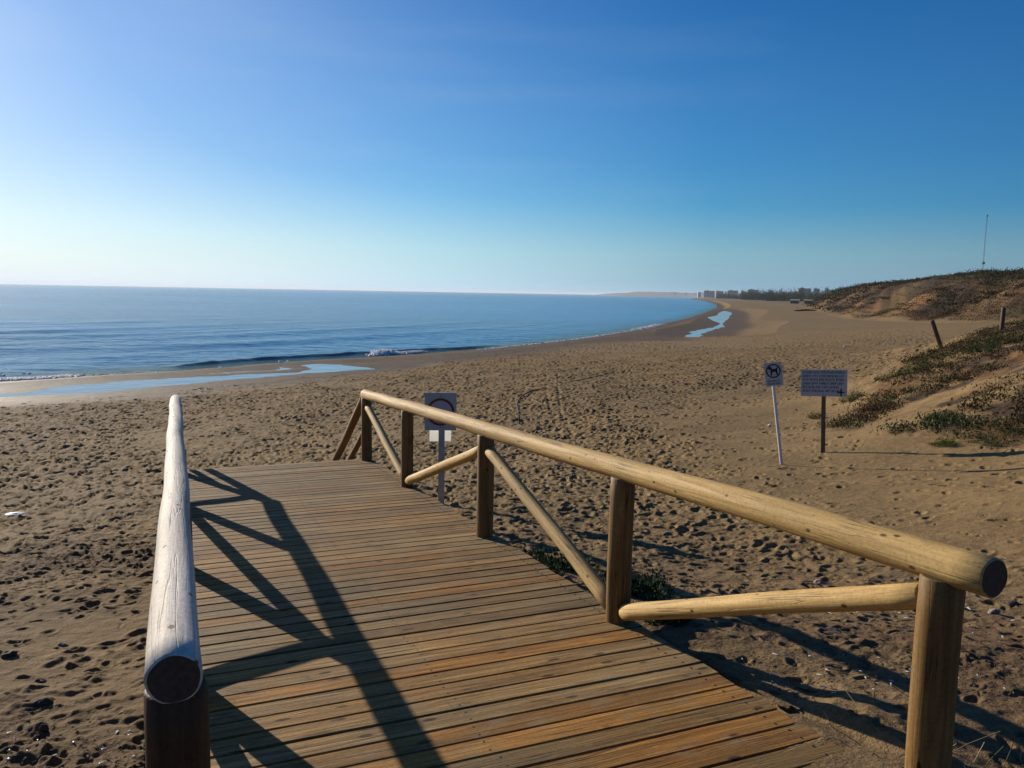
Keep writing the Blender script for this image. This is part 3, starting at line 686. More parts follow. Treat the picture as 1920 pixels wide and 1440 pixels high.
# ------------------------------------------------------------------ railings
POST_R = (2.01, 4.19, 6.49, 9.05, 11.22)
POST_L = (2.125, 4.36, 6.58, 9.08, 11.22)
HR = 0.945
def railing(side, l, near_end, label, mp_, mpost):
    root = empty('wooden_railing', deck(6.5, l))
    tag(root, label, 'railing', 'pole railings of the boardwalk')
    s = 1 if side == 'r' else 2; POST_A = POST_R if side == 'r' else POST_L
    pole_between('handrail', deck(near_end, l, HR), deck(POST_A[4] + 0.10, l, HR), 0.067 if side == 'r' else 0.063, 0.068, mp_, root, seed=s * 11)
    for i, a in enumerate(POST_A):
        b = deck(a, l, -0.45); t = deck(a, l, HR - 0.045)
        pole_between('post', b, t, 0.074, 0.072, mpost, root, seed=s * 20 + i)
    def br(a0_, h0, a1_, h1, i):
        pole_between('brace', deck(a0_, l, h0), deck(a1_, l, h1), 0.051, 0.049, mp_, root, seed=s * 40 + i)
    g = 0.085
    br(POST_A[1] - g, 0.080, POST_A[0] + g * 0.8, HR - 0.135, 0)
    br(POST_A[1] + g, 0.075, POST_A[2] - g, HR - 0.18, 1)
    br(POST_A[3] - g, 0.075, POST_A[2] + g, HR - 0.18, 2)
    br(POST_A[3] + g, 0.075, POST_A[4] - g, HR - 0.18, 3)
    # the part that goes down beside the steps
    e = A_END + 2.55; ge = deck(e, l); gzv = gz(ge.x, ge.y)
    p0 = deck(POST_A[4] + 0.07, l, HR - 0.03); p1 = Vector((ge.x, ge.y, p0.z - 1.55))
    pole_between('stair_rail', p0, p1, 0.062, 0.06, mpost if side == 'r' else mp_, root, seed=s * 60)
    q0 = deck(POST_A[4] + 0.07, l, HR - 0.50); q1 = Vector((ge.x, ge.y, p1.z - 0.47))
    pole_between('stair_rail', q0, q1, 0.045, 0.043, mpost if side == 'r' else mp_, root, seed=s * 61)
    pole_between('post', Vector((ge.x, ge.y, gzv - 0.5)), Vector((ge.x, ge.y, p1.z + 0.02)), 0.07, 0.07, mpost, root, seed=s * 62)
    return root
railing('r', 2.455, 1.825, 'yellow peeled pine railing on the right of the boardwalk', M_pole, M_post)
railing('l', -0.025, 2.05, 'pine railing with painted sun sheen on the left edge of the boardwalk, seen end on', M_pole_sheen, M_post_shade)

# steps from the end of the deck to the sand
st_loc = deck(A_END + 1.2, 1.24, -0.8); st = empty('wooden_steps', st_loc)
tag(st, 'plank steps dropping from the far end of the boardwalk to the sand', 'steps')
pe = deck(A_END + 2.5, 1.24); drop = deck(A_END, 1.24).z - gz(pe.x, pe.y)
ns = 8
sme = None
Rh = Matrix((lt, Vector((wd.x, wd.y, 0)).normalized(), Vector((0, 0, 1)))).transposed()
for i in range(ns):
    bm = bmesh.new(); bm_box(bm, (0, 0, 0), (L1 - L0 - 0.16, 0.30, 0.035)); bmesh.ops.bevel(bm, geom=bm.edges[:], offset=0.005, segments=1)
    o = link('tread', bm_mesh(bm, 'tread'), M_plank); o.parent = st; o.matrix_parent_inverse = Matrix.Translation(-st_loc)
    c = deck(A_END + 0.17 + i * 0.30, 1.24); c.z = deck(A_END, 1.24).z - (i + 1) * drop / (ns + 1)
    o.matrix_basis = Matrix.Translation(c) @ Rh.to_4x4(); o.color = (.9, .85, .75, 1)
for l in (0.12, 2.40):
    a = deck(A_END, l, -0.14); b = deck(A_END + 2.6, l); b.z = gz(b.x, b.y) - 0.15
    d = b - a; bm = bmesh.new(); bm_box(bm, (0, 0, d.length / 2), (0.05, 0.2, d.length))
    o = link('stringer', bm_mesh(bm, 'stringer'), M_plank); o.parent = st; o.matrix_parent_inverse = Matrix.Translation(-st_loc)
    z = d.normalized(); x = lt.copy(); y = z.cross(x)
    o.matrix_basis = Matrix.Translation(a) @ Matrix((x, y, z)).transposed().to_4x4(); o.color = (.8, .75, .65, 1)

# ------------------------------------------------------------------ signs
M_panel = simple('grey_panel', (0.44, 0.43, 0.40), 0.45, 0, 0.06, 12)
M_white = simple('white_paint', (0.62, 0.60, 0.55), 0.5, 0, 0.05, 10)
M_galv = simple('galvanised_post', (0.42, 0.42, 0.41), 0.5, 0.5, 0.12, 14)
M_red = simple('dark_red_paint', (0.22, 0.012, 0.012), 0.5, 0, 0.1, 10)
M_ink = simple('blue_ink', (0.025, 0.03, 0.09), 0.6, 0, 0.2, 20)
M_black = simple('black_ink', (0.01, 0.01, 0.012), 0.6, 0, 0.2, 20)
M_dpost = simple('dark_wood_post', (0.12, 0.085, 0.05), 0.8, 0, 0.3, 18, 0.3)
M_paper, _nt, _b = mat('white_sheet'); _b.inputs['Base Color'].default_value = (0.85, 0.85, 0.82, 1); _b.inputs['Roughness'].default_value = 0.6
_tl = N(_nt, 'BsdfTranslucent'); _tl.inputs['Color'].default_value = (0.85, 0.85, 0.8, 1); _mx = N(_nt, 'MixShader'); _mx.inputs[0].default_value = 0.6
_nt.links.new(_b.outputs[0], _mx.inputs[1]); _nt.links.new(_tl.outputs[0], _mx.inputs[2]); _nt.links.new(_mx.outputs[0], _nt.nodes['Material Output'].inputs['Surface'])

def sign_root(px, py, zrel_guess, label, cat='sign', face=None, lean=0.0, name='beach_sign'):
    z = zrel_guess
    for _ in range(12):
        x, y = P(px, py, z); z = 0.5 * z + 0.5 * (gz(x, y) - CZ)
    x, y = P(px, py, z); zz = gz(x, y)
    rz = math.atan2(-x, y) if face is None else face          # local -Y looks at the walkway
    o = empty(name, (x, y, zz), rz); o.rotation_euler = (0, lean, rz); tag(o, label, cat)
    return o, kk(x, y, zz) * F_PX
def part(root, name, bm, m, smooth=False):
    o = link(name, bm_mesh(bm, name), m, smooth=smooth); o.parent = root; return o
def rbox(c, s, bev=0.004):
    bm = bmesh.new(); bm_box(bm, c, s); bmesh.ops.bevel(bm, geom=bm.edges[:], offset=bev, segments=1); return bm

# sign 1: square plate with a red ring, behind the right handrail
s1, d1 = sign_root(827, 946, -3.3, 'grey square plate with dark red ring on a square post behind the right handrail')
k = d1 / F_PX
ph = (946 - 804) * k; pw = 58 * k; phh = 70 * k
part(s1, 'post', rbox((0, 0.0, (ph + phh * 0.9 - 0.5) / 2), (0.095, 0.06, ph + phh * 0.9 + 0.5)), M_galv)
part(s1, 'panel', rbox((-0.02, -0.045, ph + phh / 2), (pw, 0.02, phh), 0.006), M_panel)
def ring(r, w, y, cx, cz, m, root, name='ring'):
    bm = bmesh.new(); n = 48; vs = []
    for i in range(n):
        t = i / n * 2 * math.pi; c, s = math.cos(t), math.sin(t)
        vs.append([bm.verts.new((cx + rr_ * c, yy, cz + rr_ * s)) for rr_, yy in ((r - w, y), (r, y), (r, y + 0.004), (r - w, y + 0.004))])
    for i in range(n):
        a, b = vs[i], vs[(i + 1) % n]
        for q in range(4): bm.faces.new((a[q], b[q], b[(q + 1) % 4], a[(q + 1) % 4]))
    bmesh.ops.recalc_face_normals(bm, faces=bm.faces[:]); return part(root, name, bm, m)
ring(25.5 * k, 4.2 * k, -0.0605, -0.02, ph + phh * 0.49, M_red, s1)
part(s1, 'notice_sheet', rbox((-0.02, 0.042, ph - 12 * k), (40 * k, 0.004, 21 * k), 0.001), M_paper)

# sign 2: small plate with a dark pictogram on a thin white post, leaning a little
s2, d2 = sign_root(1465, 868, -3.3, 'small plate with black dog pictogram on a thin white leaning post', lean=rad(-8.6))
k = d2 / F_PX; hp = 147 * k
bm = bmesh.new(); bmesh.ops.create_cone(bm, cap_ends=True, segments=14, radius1=0.032, radius2=0.03, depth=hp + 0.9, matrix=Matrix.Translation((0, 0, (hp + 0.9) / 2 - 0.5)))
part(s2, 'post', bm, M_white, False)
part(s2, 'panel', rbox((0.03, -0.045, hp + 21 * k), (31 * k, 0.015, 44 * k), 0.004), M_panel)
bm = bmesh.new(); yf = -0.056
def flat(bm, pts, y=yf, t=0.003):
    """thin raised shape from an outline in the plate's X-Z plane"""
    f = bm.faces.new([bm.verts.new((x, y, z)) for x, z in pts]); r = bmesh.ops.extrude_face_region(bm, geom=[f])
    bmesh.ops.translate(bm, verts=[v for v in r['geom'] if isinstance(v, bmesh.types.BMVert)], vec=(0, t, 0))
cx, cz = 0.03, hp + 26 * k; u = k
dog = [(-9, 8), (-6, 10), (-3, 8.5), (-2, 5), (5, 5), (8, 9), (9.5, 8.5), (7, 4), (7.5, -7), (5, -7), (4, -1), (-2, -1), (-3, -7), (-5.5, -7), (-5, 3), (-9, 5)]
flat(bm, [(cx + x * u, cz + z * u) for x, z in dog]); bmesh.ops.recalc_face_normals(bm, faces=bm.faces[:]); part(s2, 'pictogram', bm, M_black)
ring(13 * k, 2.2 * k, -0.0600, cx, cz + 1 * k, M_black, s2)
def text_rows(root, x0, x1, ztop, rowh, rows, y, m, name, seed, fill=0.55, skip=None):
    rr_ = random.Random(seed); bm = bmesh.new()
    for r in range(rows):
        x = x0; z1 = ztop - r * rowh; z0 = z1 - rowh * 0.62
        while x < x1:
            wl = rr_.uniform(3, 9); w = rowh * 0.36
            for _ in range(int(wl)):
                if x + w > x1: break
                if not (skip and skip(x, z0)):
                    # a letter-like stroke: an upright and one or two bars
                    bm_box(bm, (x + w * 0.14, y, (z0 + z1) / 2), (w * 0.26, 0.002, z1 - z0))
                    for q in rr_.sample((0.1, 0.5, 0.9), 2): bm_box(bm, (x + w * 0.47, y, z0 + (z1 - z0) * q), (w * 0.38, 0.002, (z1 - z0) * 0.2))
                    if rr_.random() < .6: bm_box(bm, (x + w * 0.74, y, (z0 + z1) / 2), (w * 0.16, 0.002, z1 - z0))
                x += w * 1.12
            x += w * 0.8
    return part(root, name, bm, m)
text_rows(s2, cx - 12 * k, cx + 12 * k, hp + 10 * k, 5 * k, 2, -0.0545, M_ink, 'lettering', 3)

# sign 3: wide notice board, rows of blue lettering and a black mark at its corner
s3, d3 = sign_root(1543, 847, -3.25, 'wide notice board with rows of blue lettering on a dark square post', lean=rad(-2.6))
k = d3 / F_PX; hb = 105 * k; bwid = 80 * k; bh = 50 * k
part(s3, 'post', rbox((0, 0, (hb + bh * 0.8 - 0.5) / 2), (0.085, 0.07, hb + bh * 0.8 + 0.5)), M_dpost)
part(s3, 'panel', rbox((0, -0.048, hb + bh / 2), (bwid, 0.018, bh), 0.005), M_panel)
text_rows(s3, -37 * k, 37 * k, hb + 47 * k, 6.9 * k, 6, -0.0590, M_ink, 'lettering', 5, skip=lambda x, z: x > 26 * k and z < hb + 18 * k)
bm = bmesh.new(); cx, cz = 30 * k, hb + 8 * k
flat(bm, [(cx + x * k, cz + z * k) for x, z in [(-7, 3), (-5, 1.5), (-2, 1.2), (-1.2, 7), (1, 7), (1.2, 1), (6.5, 1.5), (6.5, -0.8), (1.4, -1), (0.8, -8), (-1, -8), (-1.6, -1), (-6, -1.5), (-7.5, 0.5)]], y=-0.061, t=0.0035)
bmesh.ops.recalc_face_normals(bm, faces=bm.faces[:]); part(s3, 'mark', bm, M_black)

M_bolt = simple('bolt_head', (0.12, 0.10, 0.08), 0.6, 0.4)
def bolts(root, pts, y):
    for bx, bz in pts:
        bm = bmesh.new(); bmesh.ops.create_cone(bm, cap_ends=True, segments=6, radius1=0.011, radius2=0.009, depth=0.012, matrix=Matrix.Translation((bx, y, bz)) @ Matrix.Rotation(rad(90), 4, 'X')); part(root, 'bolt', bm, M_bolt)
k1 = d1 / F_PX; bolts(s1, [(-0.02, (946 - 804) * k1 + 6 * k1), (-0.02, (946 - 804) * k1 + 64 * k1)], -0.060)
k3 = d3 / F_PX; bolts(s3, [(0, 108 * k3), (0, 153 * k3)], -0.062)

# ------------------------------------------------------------------ old posts on the dune
M_oldpost = make_wood('old_post', [(0.25, (0.05, 0.035, 0.025)), (0.5, (0.10, 0.06, 0.04)), (0.75, (0.15, 0.10, 0.07))], knots=False)
def place(px, py, zg):
    z = zg
    for _ in range(16):
        x, y = P(px, py, z); z = 0.6 * z + 0.4 * (gz(x, y) - CZ)
    x, y = P(px, py, z); return x, y, gz(x, y)
x, y, z = place(1768, 655, -2.4); dd = kk(x, y, z)
top = Vector((x - 25 * dd, y, z + 54 * dd)); bot = Vector((x + 2 * dd, y, z - 0.3))
o = pole_between('leaning_post', bot, top, 0.11, 0.10, M_oldpost, None, 5, 16); tag(o, 'dark old post leaning left on open sand beside the dune', 'post')
x, y, z = place(1877, 624, -1.5); dd = kk(x, y, z)
o = pole_between('upright_post', (x, y, z - 0.4), (x + 0.02, y, z + 47 * dd), 0.10, 0.095, M_oldpost, None, 6, 16); tag(o, 'upright grey wooden post standing in the dune scrub at the right', 'post')

# ------------------------------------------------------------------ plants
def leaf_mat(name, rough=0.6):
    m, nt, b = mat(name); at = N(nt, 'Attribute', attribute_name='leaf')
    nt.links.new(at.outputs['Color'], b.inputs['Base Color']); b.inputs['Roughness'].default_value = 0.85; b.inputs['Specular IOR Level'].default_value = 0.1
    tl = N(nt, 'BsdfTranslucent'); nt.links.new(at.outputs['Color'], tl.inputs['Color']); mx = N(nt, 'MixShader'); mx.inputs[0].default_value = 0.12
    nt.links.new(b.outputs[0], mx.inputs[1]); nt.links.new(tl.outputs[0], mx.inputs[2]); nt.links.new(mx.outputs[0], nt.nodes['Material Output'].inputs['Surface'])
    return m
M_leaf = leaf_mat('leaves')
GREEN = [(0.05, 0.10, 0.015), (0.07, 0.13, 0.02), (0.035, 0.07, 0.015), (0.10, 0.14, 0.03)]
OLIVE = [(0.07, 0.075, 0.025), (0.10, 0.10, 0.035), (0.05, 0.055, 0.02), (0.14, 0.12, 0.05)]
BROWN = [(0.09, 0.05, 0.02), (0.06, 0.034, 0.017), (0.13, 0.08, 0.036), (0.04, 0.024, 0.014), (0.05, 0.05, 0.02)]
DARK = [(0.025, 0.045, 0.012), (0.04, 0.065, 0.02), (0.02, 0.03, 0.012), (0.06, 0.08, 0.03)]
TREE = [(0.03, 0.05, 0.02), (0.045, 0.06, 0.025), (0.02, 0.035, 0.018)]

def leaves(cent, spread, n, size, pal, up=0.6, ground=None, rs=None, narrow=0.35):
    """arrays of n leaf blades (a folded quad each) round the given centres"""
    rs = rs or rng
    c = np.asarray(cent); k = rs.integers(0, len(c), n)
    off = rs.normal(size=(n, 3)) * np.asarray(spread)[None]
    off[:, 2] = np.abs(off[:, 2])
    p = c[k] + off
    if ground is not None: p[:, 2] = ground(p[:, 0], p[:, 1]) + off[:, 2]
    d = rs.normal(size=(n, 3)); d[:, 2] = np.abs(d[:, 2]) + up; d /= np.linalg.norm(d, axis=1)[:, None]
    s = np.cross(d, rs.normal(size=(n, 3))); s /= np.linalg.norm(s, axis=1)[:, None]
    L = size * rs.uniform(.5, 1.4, n)[:, None]; w = L * narrow
    v = np.stack([p, p + d * L * .55 + s * w * .5, p + d * L, p + d * L * .5 - s * w * .5], 1).reshape(-1, 3)
    f = np.arange(4 * n).reshape(n, 4); cl = np.asarray(pal)[rs.integers(0, len(pal), n)] * rs.uniform(.7, 1.25, n)[:, None]
    return v, f, np.repeat(cl, 4, 0)
def leaf_obj(name, sets, loc=(0, 0, 0), parent=None):
    V = []; Fs = []; Cs = []; o = 0
    for v, f, c in sets: V.append(v); Fs.append(f + o); Cs.append(c); o += len(v)
    V = np.concatenate(V); me = from_np(name, V - np.asarray(loc)[None], np.concatenate(Fs)); set_col(me, 'leaf', np.concatenate(Cs))
    return link(name, me, M_leaf, parent=parent, loc=None if parent else loc)
def gfun(X, Y): return deck_clamp(X, Y, ground_rel(X, Y)) + CZ

def clump(px, py, zg, wpx, hpx, pal, label, n=900, name='dune_plant', depth=1.0, leafpx=3.2, cat='plant'):
    x, y, z = place(px, py, zg); k = kk(x, y, z)
    w = wpx * k / 2; h = hpx * k; rs = np.random.default_rng(int(px * 7 + py))
    m = 14; t = rs.uniform(0, 6.28, m); q = np.sqrt(rs.uniform(0, 1, m))
    cs = np.c_[x + w * q * np.cos(t) * .85, y + w * depth * q * np.sin(t) * .85, np.zeros(m)]
    cs[:, 2] = gfun(cs[:, 0], cs[:, 1]) - 0.02
    sets = []
    for c, qq in zip(cs, q):
        hh = h * (1 - .55 * qq * qq) * rs.uniform(.6, 1.1)
        v = leaves([c], (w * .20, w * .20 * depth, hh * .42), n * 2 // m, max(leafpx * k * .62, .02), pal, rs=rs, narrow=.5)
        sets.append(v)
    o = leaf_obj(name, sets, (x, y, z)); tag(o, label, cat, 'plants on the sand and dune'); return o
clump(1712, 700, -2.7, 62, 22, GREEN, 'bright green low plant on the crest nearest the open sand', 1400)
clump(1765, 785, -2.7, 66, 24, GREEN, 'rounded bright green plant alone on the sandy gully floor', 1500)
clump(1562, 800, -3.3, 62, 20, OLIVE, 'olive green plant just right of the notice board post', 1100)
clump(1530, 783, -3.35, 34, 16, OLIVE, 'small olive tuft just left of the notice board post', 500)
clump(1594, 750, -3.1, 44, 26, OLIVE, 'yellow green bush at the right end of the notice board', 900)
clump(1768, 832, -3.0, 46, 14, GREEN, 'small green sprig at the foot of the dune above two long shadows', 700)
clump(1842, 660, -2.0, 70, 34, DARK, 'large dark rounded bush on the dune below the upright post', 1800)
clump(1905, 640, -1.4, 60, 34, OLIVE, 'olive scrub bush at the right edge beside the upright post', 1300)
clump(1875, 822, -2.6, 110, 30, OLIVE, 'wide straggly bush on the low dune at the right edge', 1800)
clump(1640, 770, -3.2, 60, 26, BROWN, 'dry brown bush at the foot of the dune right of the notice board', 1200)
clump(1690, 812, -3.1, 50, 14, BROWN, 'thin dry brown tuft on bare sand under the dune', 500)

# low scrub that mats the dune
def scrub():
    rs = np.random.default_rng(3); n = 8000
    X = rs.uniform(8.6, 34, n); Y = rs.uniform(15, 54, n)
    zr = ground_rel(X, Y); m = fbm(X / 2.1, Y / 2.1, 400, 4); px = X / Y
    # a bare sandy gully runs up through the dune
    g1 = P(1700, 800, -3.0); g2 = P(1920, 690, -1.7); gd = poly_sd([g1, P(1800, 735, -2.5), g2], X, Y, closed=False)
    keep = (zr > -3.5) & (m > -0.20) & (gd > 1.2) & (px < 0.8) & (poly_sd(DUNE, X, Y) > -0.1 + 0.8 * m)
    X = X[keep]; Y = Y[keep]; zr = zr[keep]; m = m[keep]
    c = np.c_[X, Y, zr + CZ - .03]; sets = []
    typ = fbm(X / 3, Y / 3, 410, 3)
    for lo, hi, pal in ((-9, 0.10, BROWN), (0.10, 0.26, BROWN + OLIVE), (0.26, 9, DARK + OLIVE)):
        q = (typ >= lo) & (typ < hi)
        if q.sum() < 2: continue
        sets.append(leaves(c[q], (.20, .20, .07), int(q.sum()) * 75, 0.065, pal, rs=rs, narrow=.5))
    return leaf_obj('dune_scrub', sets)
tag(scrub(), 'mat of low brown and green scrub covering the near dune', 'scrub', kind='stuff')

def hill_scrub():
    rs = np.random.default_rng(5); sets = []
    for (r0, r1, n, sz, sp, k) in ((100, 260, 18000, 0.17, (.9, .9, .13), 30), (260, 900, 8000, 0.5, (2.0, 2.0, .4), 24)):
        t = np.radians(rs.uniform(15, 42, n)); r = r0 * (r1 / r0) ** rs.uniform(0, 1, n)
        X = r * np.sin(t); Y = r * np.cos(t); h = hill_d(X, Y); m = fbm(X / 12, Y / 12, 240, 5)
        keep = (h > 1) & ((m > -0.28) | (h > 20)) & (h < 130)
        X = X[keep]; Y = Y[keep]; m = m[keep]; h = h[keep]
        z = ground_rel(X, Y) + CZ; c = np.c_[X, Y, z - .2]
        typ = fbm(X / 16, Y / 16, 420, 3)
        for lo, hi, pal in ((-9, 0.12, BROWN), (0.12, 9, DARK + BROWN[:2])):
            q = (typ >= lo) & (typ < hi)
            if q.sum() > 2: sets.append(leaves(c[q], sp, int(q.sum()) * k, sz, pal, rs=rs, narrow=.6))
    n = 2600; t = np.radians(rs.uniform(15, 40, n)); r = 105 * (420 / 105) ** rs.uniform(0, 1, n); X = r * np.sin(t); Y = r * np.cos(t); h = hill_d(X, Y)
    keep = (h > 3) & (h < 60) & (fbm(X / 10 + 5, Y / 13, 430, 4) > 0.02); X = X[keep]; Y = Y[keep]; r = r[keep]
    z = ground_rel(X, Y) + CZ
    for x, y, z_, r_ in zip(X, Y, z, r):
        b = rs.uniform(.5, 1.2) * (.7 + r_ / 400); sets.append(leaves([(x, y, z_ - .25)], (b, b, b * .33), 150, .2 * (.7 + r_ / 300), [DARK, BROWN[1:4], BROWN[3:]][rs.integers(0, 3)], rs=rs, narrow=.7))
    return leaf_obj('hill_scrub', sets)
tag(hill_scrub(), 'dark brown and green scrub on the long low hill at the right', 'scrub', kind='stuff')

# plants growing against the boardwalk
def edge_plant(a, l, w, h, n, label, pal=DARK, leaf=.045, name='creeping_plant'):
    c = deck(a, l); rs = np.random.default_rng(int(a * 100)); m = 12
    X = c.x + rs.normal(0, w * .4, m); Y = c.y + rs.normal(0, w * .4, m)
    av, lv, _ = deck_coords(X, Y); fix = np.maximum(0, L1 + 0.05 - lv); X += fix * lt.x; Y += fix * lt.y
    cs = np.c_[X, Y, gfun(X, Y) - .01]
    o = leaf_obj(name, [leaves(cs, (w * .14, w * .14, h * .45), n, leaf, pal + [(0.12, 0.16, 0.08)], rs=rs, narrow=.45)], (c.x, c.y, gz(c.x, c.y)))
    tag(o, label, 'plant', 'plants against the boardwalk'); return o
edge_plant(6.15, 2.85, .50, .11, 1500, 'green creeper hugging the deck edge between the second and third posts')
edge_plant(5.05, 3.12, .42, .12, 1500, 'leafy green plant growing behind the nearest full height post')
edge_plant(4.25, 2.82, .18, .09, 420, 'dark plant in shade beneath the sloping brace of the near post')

# dry stalks by the near post
def stalks():
    rs = random.Random(9); V = []; Fc = []; Cc = []
    for _ in range(70):
        a = rs.uniform(1.5, 2.7); l = rs.uniform(2.62, 3.2); c = deck(a, l); z = gz(c.x, c.y); p = Vector((c.x, c.y, z - .01)); d = Vector((rs.gauss(0, .7), rs.gauss(0, .7), rs.uniform(.2, 1.2))).normalized(); L = rs.uniform(.05, .22)
        col = random.choice([(0.35, 0.28, 0.15), (0.22, 0.16, 0.08), (0.10, 0.12, 0.04)]); w = .0018
        s = d.cross(Vector((0.3, 0.5, .8))).normalized() * w; t = d.cross(s).normalized() * w
        b = len(V); bend = Vector((rs.gauss(0, .03), rs.gauss(0, .03), -.01)); rings = [p, p + d * L * .5 + bend * .3, p + d * L + bend]
        for q in rings:
            for e in (s, t, -s, -t): V.append(tuple(q + e)); Cc.append(col)
        for i in range(2):
            for k_ in range(4): Fc.append((b + i * 4 + k_, b + i * 4 + (k_ + 1) % 4, b + (i + 1) * 4 + (k_ + 1) % 4, b + (i + 1) * 4 + k_))
    me = from_np('dry_stalks', V, Fc); set_col(me, 'leaf', np.array(Cc)); return link('dry_stalks', me, M_leaf)
tag(stalks(), 'thin dry stalks and twigs on the dark sand beside the near right post', 'stalks', kind='stuff')

# ------------------------------------------------------------------ things lying on the sand
M_stone = simple('stone', (0.20, 0.17, 0.14), 0.85, 0, 0.35, 25, 0.5)
M_dstone = simple('dark_stone', (0.065, 0.04, 0.03), 0.9, 0, 0.35, 25, 0.5)
M_drift = make_wood('driftwood', [(0.25, (0.35, 0.30, 0.24)), (0.5, (0.52, 0.47, 0.39)), (0.75, (0.65, 0.6, 0.52))], knots=False)
M_shell = simple('shell', (0.72, 0.68, 0.6), 0.5, 0, 0.1, 30)
M_litter = simple('litter', (0.10, 0.06, 0.035), 0.9, 0, 0.5, 90)
def rock(px, py, wpx, hpx, label, m=M_stone, zg=-2.5, name='stone', seed=1, sharp=0.35):
    x, y, z = place(px, py, zg); k = kk(x, y, z); bm = bmesh.new(); bmesh.ops.create_icosphere(bm, subdivisions=3, radius=1.0); rs = random.Random(seed); offs = [Vector((rs.gauss(0, 1), rs.gauss(0, 1), rs.gauss(0, 1))).normalized() for _ in range(9)]
    for v in bm.verts:
        n = v.co.normalized()
        f = 1.0
        for o_ in offs:
            d = n.dot(o_)
            if d > 0.55: f -= (d - 0.55) * sharp * 1.6
        f += 0.05 * math.sin(7 * n.x + seed) * math.sin(6 * n.y)
        v.co = Vector((n.x * f * wpx * k / 2, n.y * f * wpx * k / 2 * 0.7, n.z * f * hpx * k * 0.62))
    me = bm_mesh(bm, name); o = link(name, me, m, loc=(x, y, z + hpx * k * 0.12)); o.rotation_euler = (0, 0, rs.uniform(0, 1)); tag(o, label, 'stone', 'stones on the sand'); return o
rock(18, 1240, 44, 36, 'dark pointed stone at the left edge of the near sand', M_dstone, seed=3, sharp=.6)
rock(84, 1324, 46, 24, 'dark wedge stone beside a thin white twig on the near sand', M_dstone, seed=4, sharp=.6)
rock(76, 1282, 26, 18, 'small dark stone midway between the two wedge stones', M_dstone, seed=5)
rock(84, 1368, 18, 20, 'small dark pebble nearest the bottom left corner', M_dstone, seed=6)
rock(118, 1216, 34, 18, 'pale grey stone with a white pebble beside the driftwood stick', M_stone, seed=7)
rock(98, 1204, 8, 7, 'tiny white pebble touching the pale grey stone', M_shell, seed=8)
rock(1532, 1098, 36, 18, 'blue grey stone lying left of the sloping near brace on the right', M_stone, seed=9)
rock(1556, 1192, 56, 20, 'long dark stone in front of the near right brace', M_dstone, seed=10)
rock(1862, 1150, 34, 14, 'flat grey stone right of the near right post', M_stone, seed=11)
rock(1895, 1134, 40, 12, 'dark flat stone at the right edge level with the rail end', M_dstone, seed=12)
rock(1708, 984, 10, 7, 'tiny white pebble just above the right handrail', M_shell, seed=13)
rock(1443, 797, 9, 6, 'white pebble left of the thin white sign post', M_shell, seed=14)
rock(1012, 876, 12, 7, 'small white shell under the right handrail near its middle', M_shell, seed=15)
rock(28, 962, 34, 4, 'flat white scrap lying on the dark sand at the left edge', M_shell, seed=16, sharp=.2)
rock(1584, 650, 7, 4, 'pale pebble on the far sand left of the leaning post', M_shell, -3.8, seed=17)

def stick(pts, r, m, label, name='driftwood_stick', cat='driftwood', zg=-2.5, lift=0.5, group='driftwood on the near sand'):
    w = [Vector((x, y, z + r * lift)) for x, y, z in (place(px, py, zg) for px, py in pts)]; bm = bmesh.new(); n = len(w); loops = []
    for i, p in enumerate(w):
        d = (w[min(i + 1, n - 1)] - w[max(i - 1, 0)]).normalized(); s = d.cross(Vector((0, 0, 1))).normalized(); u = s.cross(d)
        q = r * (0.45 if i in (0, n - 1) else random.uniform(.85, 1.15))
        loops.append([bm.verts.new(p + (s * math.cos(t) + u * math.sin(t)) * q) for t in [j / 8 * 6.283 for j in range(8)]])
    for i in range(n - 1):
        for j in range(8):
            f = bm.faces.new((loops[i][j], loops[i][(j + 1) % 8], loops[i + 1][(j + 1) % 8], loops[i + 1][j])); f.smooth = True
    bm.faces.new(loops[0]); bm.faces.new(loops[-1]); bmesh.ops.recalc_face_normals(bm, faces=bm.faces[:])
    c = w[0].copy()
    for v in bm.verts: v.co -= c
    o = link(name, bm_mesh(bm, name), m, loc=c); tag(o, label, cat, group); return o
stick([(98, 1250), (115, 1240), (138, 1233), (165, 1230)], 0.013, M_drift, 'pale flat driftwood stick below the grey stone')
stick([(111, 1322), (119, 1307), (127, 1294)], 0.004, M_drift, 'thin white twig standing beside the dark wedge stone')
stick([(195, 1352), (222, 1340), (246, 1326)], 0.006, M_drift, 'thin pale twig near the left post')
stick([(139, 1262), (144, 1250)], 0.004, M_drift, 'tiny pale twig under the driftwood stick')
stick([(1650, 1368), (1680, 1384), (1704, 1398)], 0.008, M_drift, 'dry pale twig touching the foot of the near right post')
M_hose = simple('black_hose', (0.012, 0.011, 0.012), 0.95, 0, 0.2, 20)
stick([(974, 796), (972, 775), (969, 758), (974, 748), (984, 740), (996, 734), (1010, 731), (1028, 729)], 0.032, M_hose, 'black hose curving like a hook over the trampled sand', 'hose', 'hose', -3.9, 0.9, None)
stick([(1050, 727), (1066, 716), (1095, 711), (1125, 704), (1150, 699)], 0.022, M_hose, 'thin broken dark line of hose trailing up the beach', 'hose', 'hose', -4.2, 0.0, None)
stick([(1490, 583.5), (1512, 582.5), (1530, 583)], 0.35, M_oldpost, 'dark log lying across the far sand below the beach huts', 'log', 'log', -4.4, 0.6, None)

